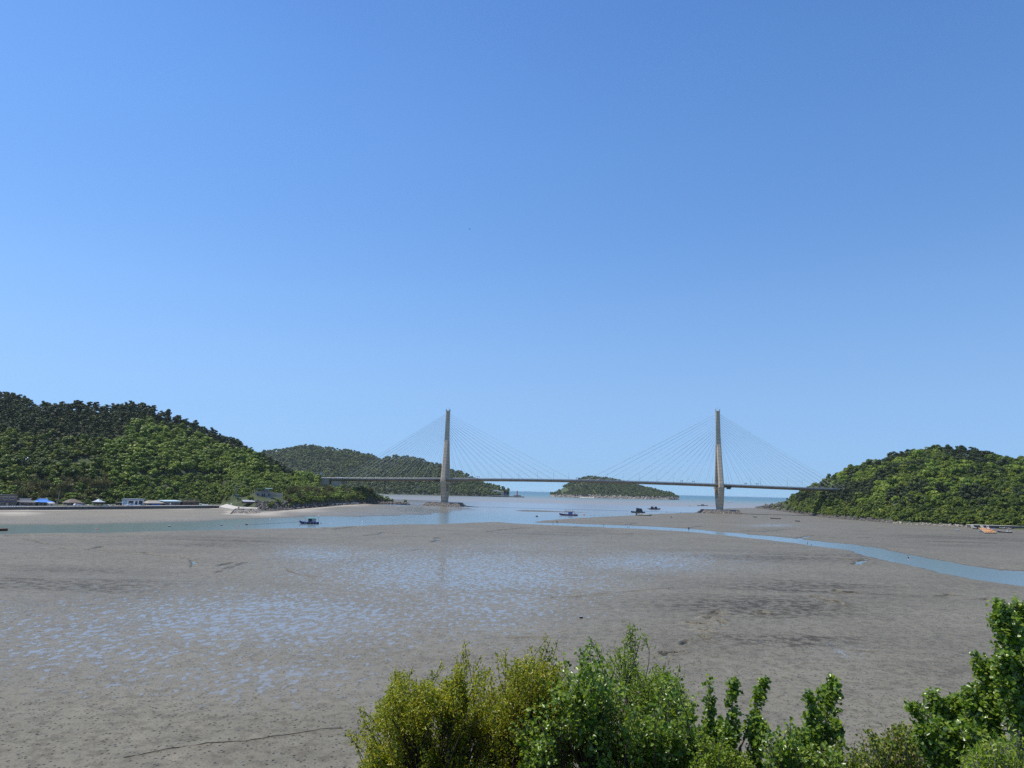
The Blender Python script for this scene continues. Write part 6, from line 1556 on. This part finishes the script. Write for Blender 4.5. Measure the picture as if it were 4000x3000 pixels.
m_twig = paint("grey_brown_twig", (.060, .048, .038), .85, .35, 6.0)
m_twig2 = paint("pale_poplar_bark", (.22, .20, .165), .8, .3, 6.0)
m_olive = leaf_mat("olive_yellow_leaves", [(0.0, (0.110, 0.175, 0.012)), (0.35, (0.235, 0.305, 0.020)), (0.7, (0.375, 0.405, 0.030)), (0.92, (0.500, 0.490, 0.050)), (1.0, (0.20, 0.34, 0.02))], .52, .35, back=(.28, .27, .05), spec=.4, per_tree=0.0)
m_heart = leaf_mat("deep_green_heart_leaves", [(0.0, (0.060, 0.115, 0.010)), (0.45, (0.125, 0.225, 0.018)), (0.85, (0.215, 0.330, 0.030)), (1.0, (0.34, 0.42, 0.08))], .46, .30, back=(.26, .36, .13), spec=.5, per_tree=0.0)
m_fresh = leaf_mat("fresh_green_leaves", [(0.0, (0.090, 0.165, 0.010)), (0.5, (0.185, 0.290, 0.020)), (1.0, (0.320, 0.400, 0.045))], .45, .4, back=(.20, .28, .06), spec=.4, per_tree=0.0)
m_viny = leaf_mat("viny_leaves", [(0.0, (0.070, 0.120, 0.012)), (0.5, (0.150, 0.220, 0.024)), (0.85, (0.250, 0.280, 0.045)), (1.0, (0.34, 0.24, 0.13))], .35, .5, per_tree=0.0)

def leaf_arr(pos, dr, nrm, ln, wd, rg, fold=.25, heart=True):
    """folded two-quad leaves; returns verts (N*6,3) and quads"""
    n = len(pos)
    dr = dr / np.maximum(np.linalg.norm(dr, axis=1, keepdims=True), 1e-6)
    s = np.cross(dr, nrm); s /= np.maximum(np.linalg.norm(s, axis=1, keepdims=True), 1e-6)
    nn = np.cross(s, dr)
    l_ = (ln * rg.uniform(.7, 1.2, n))[:, None]; w = (wd * rg.uniform(.75, 1.2, n))[:, None]
    f = w * fold
    ya, yb = (.22, .62) if heart else (.35, .72)
    wa, wb = (.52, .40) if heart else (.5, .36)
    cur = -nn * l_ * .12
    b0 = pos; t = pos + dr * l_ + cur
    l1 = pos + dr * l_ * ya - s * w * wa + nn * f; l2 = pos + dr * l_ * yb - s * w * wb + nn * f * .7 + cur * .4
    r1 = pos + dr * l_ * ya + s * w * wa + nn * f; r2 = pos + dr * l_ * yb + s * w * wb + nn * f * .7 + cur * .4
    V = np.stack([b0, l1, l2, t, r2, r1], 1).reshape(-1, 3)
    k = np.arange(n)[:, None] * 6
    F = np.concatenate([k + np.array([0, 3, 2, 1]), k + np.array([0, 5, 4, 3])], 1).reshape(-1, 4)
    return V, F

class Wood:
    def __init__(s): s.V = []; s.F = []; s.n = 0
    def tube(s, pts, rad, k=5):
        pts = np.asarray(pts, float); m = len(pts)
        d = np.gradient(pts, axis=0); d /= np.maximum(np.linalg.norm(d, axis=1, keepdims=True), 1e-9)
        a = np.cross(d, np.array([.31, .17, .93])); a /= np.maximum(np.linalg.norm(a, axis=1, keepdims=True), 1e-9)
        b_ = np.cross(d, a); th = np.arange(k) * 2 * math.pi / k
        rad = np.broadcast_to(np.asarray(rad, float), (m,))
        R_ = pts[:, None, :] + (a[:, None, :] * np.cos(th)[None, :, None] + b_[:, None, :] * np.sin(th)[None, :, None]) * rad[:, None, None]
        ix = np.arange(m * k).reshape(m, k) + s.n
        F = np.stack([ix[:-1], np.roll(ix[:-1], -1, 1), np.roll(ix[1:], -1, 1), ix[1:]], -1).reshape(-1, 4)
        s.V.append(R_.reshape(-1, 3)); s.F.append(F); s.n += m * k
    def build(s, name, mat, parent):
        return link(name, np_mesh(name, np.concatenate(s.V), np.concatenate(s.F), mat, smooth=True), parent)

def curve(a, b_, rg, n=7, wob=.08, droop=0.0):
    f = np.linspace(0, 1, n)[:, None]
    ln = np.linalg.norm(b_ - a)
    off = rg.normal(size=3) * ln * wob
    return a * (1 - f) + b_ * f + off * np.sin(f * math.pi) + np.array([0, 0, -droop * ln]) * (f ** 2 - f) * 4 * -.5

def in_poly(x, y, poly):
    ins = np.zeros(len(x), bool); n = len(poly)
    for i in range(n):
        (x0, y0), (x1, y1) = poly[i], poly[(i + 1) % n]
        c = (y0 > y) != (y1 > y)
        with np.errstate(divide='ignore', invalid='ignore'): xi = x0 + (y - y0) * (x1 - x0) / (y1 - y0)
        ins ^= c & (x < xi)
    return ins

def sample_poly(poly, n, rg):
    xs_ = [p[0] for p in poly]; ys_ = [p[1] for p in poly]; out = []
    while len(out) < n:
        x = rg.uniform(min(xs_), max(xs_), n * 3); y = rg.uniform(min(ys_), max(ys_), n * 3)
        k = in_poly(x, y, poly); out += list(zip(x[k], y[k]))
    return np.array(out[:n])

WIND = np.array([.55, .1, -.05])

def bushy_tree(name, label, cat, base_px, depth, poly, thick, n_limb, n_tip, per_tip, leaf, leafm, barkm, seed, heart, tw=.55, droop=.2, r0=.10, extra=(), clumps=None, gap=1.0, holes=()):
    """crown grown through the volume of `poly` (its outline from the front), limbs forking towards it"""
    rg = np.random.default_rng(seed)
    bx_ = D(base_px, 2900, depth); base = np.array([bx_[0], depth, float(bank_z(bx_[0], depth))])
    t = thing(name, label, cat, base)
    S = sample_poly(poly, n_tip, rg)
    if clumps:
        # tips gather round clump centres so that the crown has holes and lobes
        C_ = sample_poly(poly, clumps, rg)
        k = rg.integers(0, clumps, n_tip); S2 = C_[k] + rg.normal(size=(n_tip, 2)) * np.array([52, 44]) * gap
        ok = in_poly(S2[:, 0], S2[:, 1], poly); S = np.where(ok[:, None], S2, S)
    for hx, hy, rx, ry, pr_ in holes:
        S = S[~((((S[:, 0] - hx) / rx) ** 2 + ((S[:, 1] - hy) / ry) ** 2 < 1) & (rg.random(len(S)) < pr_))]
    dd = depth + rg.uniform(-1, 1, len(S)) * thick
    tips = np.array([D(x, y, d_) for (x, y), d_ in zip(S, dd)])
    n_main = len(tips)
    if len(extra): tips = np.concatenate([tips, np.array([D(x, y, depth + o) for x, y, o in extra])])
    n_all = len(tips)
    cen = tips[rg.choice(n_all, n_limb, replace=False)]
    for _ in range(6):
        a = np.argmin(((tips[:, None] - cen[None]) ** 2).sum(-1), 1)
        for j in range(n_limb):
            if (a == j).any(): cen[j] = tips[a == j].mean(0)
    wood = Wood(); fork = base + (np.array([tips[:, 0].mean(), depth, tips[:, 2].min()]) - base) * np.array([.5, 0, .50])
    loc = lambda q: np.asarray(q) - base
    tr = curve(base - np.array([0, 0, .3]), fork, rg, 8, .04); wood.tube(loc(tr), np.linspace(r0 * 1.25, r0 * .8, 8), 7)
    LP, LD = [], []
    for j in range(n_limb):
        mine = tips[a == j]
        if not len(mine): continue
        c_ = cen[j] + (fork - cen[j]) * .12
        lim = curve(fork - (fork - base) * rg.uniform(0, .25), c_, rg, 12, .07, droop); rl = np.linspace(r0 * .55, .013, 12); wood.tube(loc(lim), rl, 6)
        for p, sprig in zip(mine, np.where(a == j)[0] >= n_main):
            i0 = int(np.clip(np.argmin(((lim - p) ** 2).sum(1)) - rg.integers(0, 2), 2, 11))
            s_ = lim[i0]; tw_ = curve(s_, p, rg, 7, .10, droop * .5)
            wood.tube(loc(tw_), np.linspace(min(.018, rl[i0] * .7), .0035, 7), 4)
            L_ = np.linalg.norm(p - s_)
            m = max(4, int(per_tip * rg.uniform(.6, 1.35) * (.55 if sprig else 1)))
            f = 1 - (1 - rg.random(m) ** .75) * min(1.0, tw / max(L_, .05))
            q = np.stack([np.interp(np.clip(f, 0, 1) * 6, np.arange(7), tw_[:, c]) for c in range(3)], 1)
            dr = tw_[-1] - tw_[-3]; dr = dr / max(np.linalg.norm(dr), 1e-6)
            LP.append(q + rg.normal(size=(m, 3)) * leaf[0] * (.5 if sprig else .8)); LD.append(dr * .45 + rg.normal(size=(m, 3)) * 1.0)
    P_ = np.concatenate(LP); Dr = np.concatenate(LD) + (WIND if heart else WIND * .3) + np.array([0, 0, -.35 if heart else .25])
    nr = rg.normal(size=P_.shape) * .6 + np.array([0, -.25, .8])
    V, F = leaf_arr(P_ - base, Dr, nr, leaf[0], leaf[1], rg, .22, heart)
    wood.build("branches", barkm, t)
    link("foliage", np_mesh("foliage", V, F, leafm), t)
    return t

def poplar(name, label, cat, shoots, depth, leafm, barkm, seed, leaf=(.056, .053), group=None, dens=1.0):
    """upright shoots: each is (base px, bottom py, tip px, tip py, width px, leafy from 0..1, depth offset)"""
    rg = np.random.default_rng(seed)
    bx_ = D(np.mean([s_[0] for s_ in shoots]), 2950, depth); base = np.array([bx_[0], depth, float(bank_z(bx_[0], depth))])
    t = thing(name, label, cat, base, 0, group); wood = Wood(); LP, LD = [], []
    for (x0, y0, x1, y1, wpx, f0, do) in shoots:
        a_ = D(x0, y0, depth + do); tip = D(x1, y1, depth + do * 1.2)
        foot = np.array([base[0] + (a_[0] - base[0]) * .55, depth + do * .5, float(bank_z(base[0], depth)) - .2])
        st = np.concatenate([curve(foot, a_, rg, 6, .03)[:-1], curve(a_, tip, rg, 12, .035)])
        H_ = np.linalg.norm(tip - a_); wm = wpx * (depth + do) / 2700 * .5
        wood.tube(st - base, np.linspace(.022 + .010 * H_, .005, len(st)), 6)
        up = st[5:]
        nb = int(34 * H_ * dens)
        for k in range(nb):
            f = f0 + (1 - f0) * rg.random() ** .85
            s_ = np.array([np.interp(f * 11, np.arange(12), up[:, c]) for c in range(3)])
            prof = math.sin(min(1, (1 - f) * 1.5 + .22) * math.pi * .5) * (.55 + .45 * min(1, (f - f0) * 5 + .2))
            an = rg.uniform(0, 6.283); rr = wm * prof * rg.uniform(.35, 1.1)
            e = s_ + np.array([math.cos(an) * rr, math.sin(an) * rr, rr * rg.uniform(.7, 1.5)])
            tw_ = curve(s_, e, rg, 5, .08); wood.tube(tw_ - base, np.linspace(.008, .003, 5), 4)
            m = int(rg.integers(13, 24))
            g = rg.random(m) ** .6
            q = np.stack([np.interp(g * 4, np.arange(5), tw_[:, c]) for c in range(3)], 1)
            LP.append(q + rg.normal(size=(m, 3)) * .03); LD.append(np.tile(e - s_, (m, 1)) / max(rr, .05) * .4 + rg.normal(size=(m, 3)) * .6)
    P_ = np.concatenate(LP); Dr = np.concatenate(LD) + WIND * 1.1 + np.array([0, 0, -.45])
    V, F = leaf_arr(P_ - base, Dr, rg.normal(size=P_.shape) * .55 + np.array([-.2, -.3, .75]), leaf[0], leaf[1], rg, .2, True)
    wood.build("branches", barkm, t); link("foliage", np_mesh("foliage", V, F, leafm), t)
    return t

# 1: broad olive-yellow tree at the left of the foreground
bushy_tree("olive_tree", "broad olive-yellow small-leaved tree with dark forking limbs, left in the foreground", "tree", 1790, 12.4,
    [(1338, 2850), (1395, 2770), (1460, 2790), (1500, 2690), (1515, 2640), (1580, 2612), (1625, 2640), (1700, 2660), (1740, 2625), (1790, 2560), (1830, 2572), (1880, 2590), (1950, 2580), (2010, 2590), (2080, 2560), (2180, 2580), (2240, 2700), (2250, 3100), (1400, 3100), (1380, 2990), (1420, 2940), (1440, 2890)],
    1.2, 24, 1850, 58, (.054, .025), m_olive, m_twig, 71, False, tw=.36, droop=.12, r0=.11, clumps=110, gap=1.0, holes=[(1880, 2930, 180, 80, .6), (1650, 2930, 90, 50, .4), (2060, 2880, 80, 80, .4)],
    extra=[(1812, 2498, 0), (1816, 2520, .1), (1808, 2540, .1), (1805, 2560, 0), (1545, 2620, 0), (1612, 2605, .2), (1600, 2630, .2), (1725, 2590, .3), (1735, 2600, .3), (1690, 2615, .2), (1400, 2768, 0), (1410, 2790, 0), (1342, 2862, .1), (1360, 2858, .1), (1945, 2545, .3), (1965, 2560, .3), (2060, 2545, .2), (2140, 2485, -.2), (2150, 2500, -.2), (2160, 2530, -.2), (2130, 2520, -.2), (2180, 2495, -.2), (2110, 2545, -.1), (2075, 2525, .1), (1880, 2560, .3), (1975, 2545, 0)])
# a few green leaves grow through it: a separate climbing shoot
bushy_tree("narrow_leaf_tree", "tall yellow-green narrow-leaved tree whose top sprig rises above the heart-leaved tree", "tree", 2450, 12.9,
    [(2230, 2620), (2300, 2560), (2360, 2520), (2420, 2545), (2470, 2540), (2520, 2600), (2600, 2600), (2640, 2640), (2700, 2700), (2690, 3050), (2260, 3050)],
    1.0, 10, 420, 46, (.080, .022), m_fresh, m_twig, 72, False, tw=.42, droop=.1, r0=.09, clumps=24,
    extra=[(2455, 2442, 0), (2462, 2450, 0), (2445, 2468, 0), (2470, 2462, .05), (2480, 2440, 0), (2436, 2500, 0), (2448, 2495, 0), (2505, 2475, .1), (2512, 2492, .1), (2525, 2512, .1), (2490, 2498, .1), (2420, 2530, 0), (2398, 2522, 0), (2408, 2540, .05), (2328, 2520, .1), (2338, 2545, .1), (2600, 2585, .2), (2610, 2610, .2), (2560, 2590, .2), (2655, 2600, .2), (2660, 2640, .2), (2580, 2620, .2)])
# 2: the heart-leaved tree in the middle
bushy_tree("heart_leaf_tree", "dark green heart-leaved tree with pale leaf undersides in the middle foreground", "tree", 2400, 11.3,
    [(2050, 2990), (2060, 2800), (2085, 2700), (2140, 2640), (2170, 2585), (2230, 2550), (2290, 2500), (2310, 2490), (2325, 2530), (2340, 2600), (2420, 2650), (2520, 2630), (2610, 2625), (2650, 2650), (2660, 2720), (2640, 2760), (2700, 2830), (2740, 2880), (2730, 3100), (2050, 3100)],
    .95, 14, 760, 26, (.060, .056), m_heart, m_twig, 73, True, tw=.42, droop=.15, r0=.10, gap=.8, holes=[(2230, 2900, 60, 60, .6), (2420, 2860, 70, 90, .6), (2330, 2760, 50, 50, .5), (2560, 2800, 60, 60, .5)], clumps=40,
    extra=[(2300, 2486, -.1), (2308, 2495, -.1), (2312, 2512, -.1), (2290, 2520, -.1), (2280, 2540, 0), (2250, 2545, 0), (2200, 2570, 0), (2640, 2628, 0), (2620, 2640, 0), (2032, 2800, -.3), (2015, 2790, -.3), (2008, 2830, -.3), (2000, 2870, -.3), (2012, 2850, -.3), (2720, 2720, .1), (2700, 2735, .1), (2712, 2760, .1)])
# 3..6 upright poplar shoots
poplar("poplar_sapling", "thin sparse sapling with a bare pale stem right of the heart-leaved tree", "sapling", [(2756, 2990, 2772, 2665, 34, .12, 0), (2720, 3020, 2690, 2770, 60, .05, .2), (2790, 3020, 2815, 2790, 46, .1, .1), (2745, 3030, 2740, 2860, 70, .0, -.1)], 10.6, m_heart, m_twig2, 81, dens=.75)
poplar("poplar_sapling", "forked poplar sapling with two leafy leaders like a V", "sapling", [(2880, 3010, 2862, 2660, 52, .12, 0), (2890, 2920, 2980, 2655, 50, .15, .1), (2930, 3010, 2950, 2790, 46, .1, -.1), (2860, 3030, 2838, 2840, 76, .0, -.2), (2960, 3030, 2990, 2850, 70, .0, -.2)], 10.6, m_heart, m_twig2, 82, dens=.95)
poplar("poplar_sapling", "dense poplar sapling with a flat leafy top in the centre right", "sapling", [(3200, 3020, 3254, 2655, 80, .05, 0), (3190, 3020, 3205, 2690, 80, .05, .15), (3170, 3020, 3160, 2720, 76, .05, -.1), (3230, 3020, 3275, 2830, 80, .05, -.2), (3150, 3030, 3130, 2860, 70, 0, -.3)], 10.4, m_heart, m_twig2, 83, dens=1.0)
bushy_tree("leafy_bush", "low green heart-leaved bush between the forked and the dense saplings", "bush", 3060, 9.8, [(2960, 2950), (2985, 2840), (3010, 2830), (3040, 2870), (3085, 2790), (3110, 2810), (3130, 2880), (3150, 2920), (3300, 2880), (3310, 3100), (2940, 3100)], .5, 7, 240, 24, (.054, .050), m_heart, m_twig, 84, True, tw=.4, r0=.05, clumps=14)
bushy_tree("leafy_bush", "yellow-green small-leaved bush at the bottom edge below the thin sapling", "bush", 2790, 10.2, [(2690, 3100), (2700, 2880), (2740, 2850), (2780, 2890), (2830, 2870), (2860, 2930), (2960, 2960), (2980, 3100)], .6, 7, 300, 30, (.048, .030), m_fresh, m_twig, 90, False, tw=.35, r0=.05, clumps=16)
bushy_tree("viny_bush", "brownish bush overgrown with small-leaved vines", "bush", 3440, 9.6, [(3300, 2960), (3335, 2830), (3360, 2850), (3400, 2840), (3440, 2815), (3480, 2830), (3530, 2815), (3580, 2830), (3620, 2900), (3640, 3100), (3290, 3100)], .6, 9, 420, 32, (.040, .034), m_viny, m_twig2, 85, True, tw=.35, r0=.05, clumps=20)
poplar("poplar_sapling", "bushy poplar leaning left, left in the right-hand group", "sapling", [(3680, 3020, 3565, 2762, 90, .05, 0), (3690, 3010, 3635, 2715, 84, .05, .1), (3720, 3010, 3705, 2740, 84, .05, .2), (3730, 3020, 3752, 2740, 86, .05, .1), (3650, 3030, 3600, 2860, 90, 0, -.3), (3700, 3040, 3690, 2850, 110, 0, -.4), (3770, 3040, 3760, 2850, 110, 0, -.4)], 9.0, m_heart, m_twig2, 86, leaf=(.050, .048), dens=1.9)
poplar("poplar_sapling", "leafy poplar with a hooked top below the tallest poplar at right", "sapling", [(3870, 2960, 3812, 2580, 84, .05, 0), (3850, 2900, 3852, 2585, 76, .15, .1), (3840, 2980, 3770, 2690, 70, .1, 0), (3880, 3000, 3875, 2720, 90, .05, -.1), (3820, 3040, 3800, 2850, 120, 0, -.3)], 8.6, m_heart, m_twig2, 87, leaf=(.048, .046), dens=1.9)
poplar("poplar_tree", "tallest poplar with dense windblown leaves at the right edge", "tree", [(3975, 2940, 3905, 2372, 130, .22, 0), (3990, 2930, 3950, 2400, 110, .2, .2), (4010, 2940, 3998, 2375, 130, .2, .1), (3960, 2930, 3930, 2560, 100, .2, -.2), (4060, 2950, 4060, 2380, 150, .1, .3), (4030, 2960, 4030, 2560, 140, .1, -.2)], 8.4, m_heart, m_twig2, 88, leaf=(.048, .046), dens=2.2)
bushy_tree("leafy_bush", "low grassy green bush in the bottom right corner", "bush", 3930, 7.2, [(3760, 3080), (3790, 2930), (3850, 2900), (3900, 2850), (3960, 2875), (4010, 2830), (4080, 2850), (4090, 3150), (3760, 3150)], .5, 9, 420, 30, (.050, .020), m_fresh, m_twig2, 89, False, tw=.35, r0=.04, clumps=14)

# ================================================================== thin sea haze
m_hz = bpy.data.materials.new("sea_haze"); m_hz.use_nodes = True
_n, _l = m_hz.node_tree.nodes, m_hz.node_tree.links
_n.remove(_n["Principled BSDF"])
pv_ = _n.new("ShaderNodeVolumePrincipled"); pv_.inputs["Color"].default_value = (.80, .88, 1.0, 1); pv_.inputs["Density"].default_value = 2.5e-5; pv_.inputs["Anisotropy"].default_value = 0.2
_l.new(pv_.outputs[0], _n["Material Output"].inputs["Volume"])
HZ_TOP = max(float(H_FAR.zc.max()) + 25, 140)
o = MB().box(-47000, 47000, -80, 47000, -4.2, HZ_TOP).build("haze", m_hz); tag(o, kind="stuff")
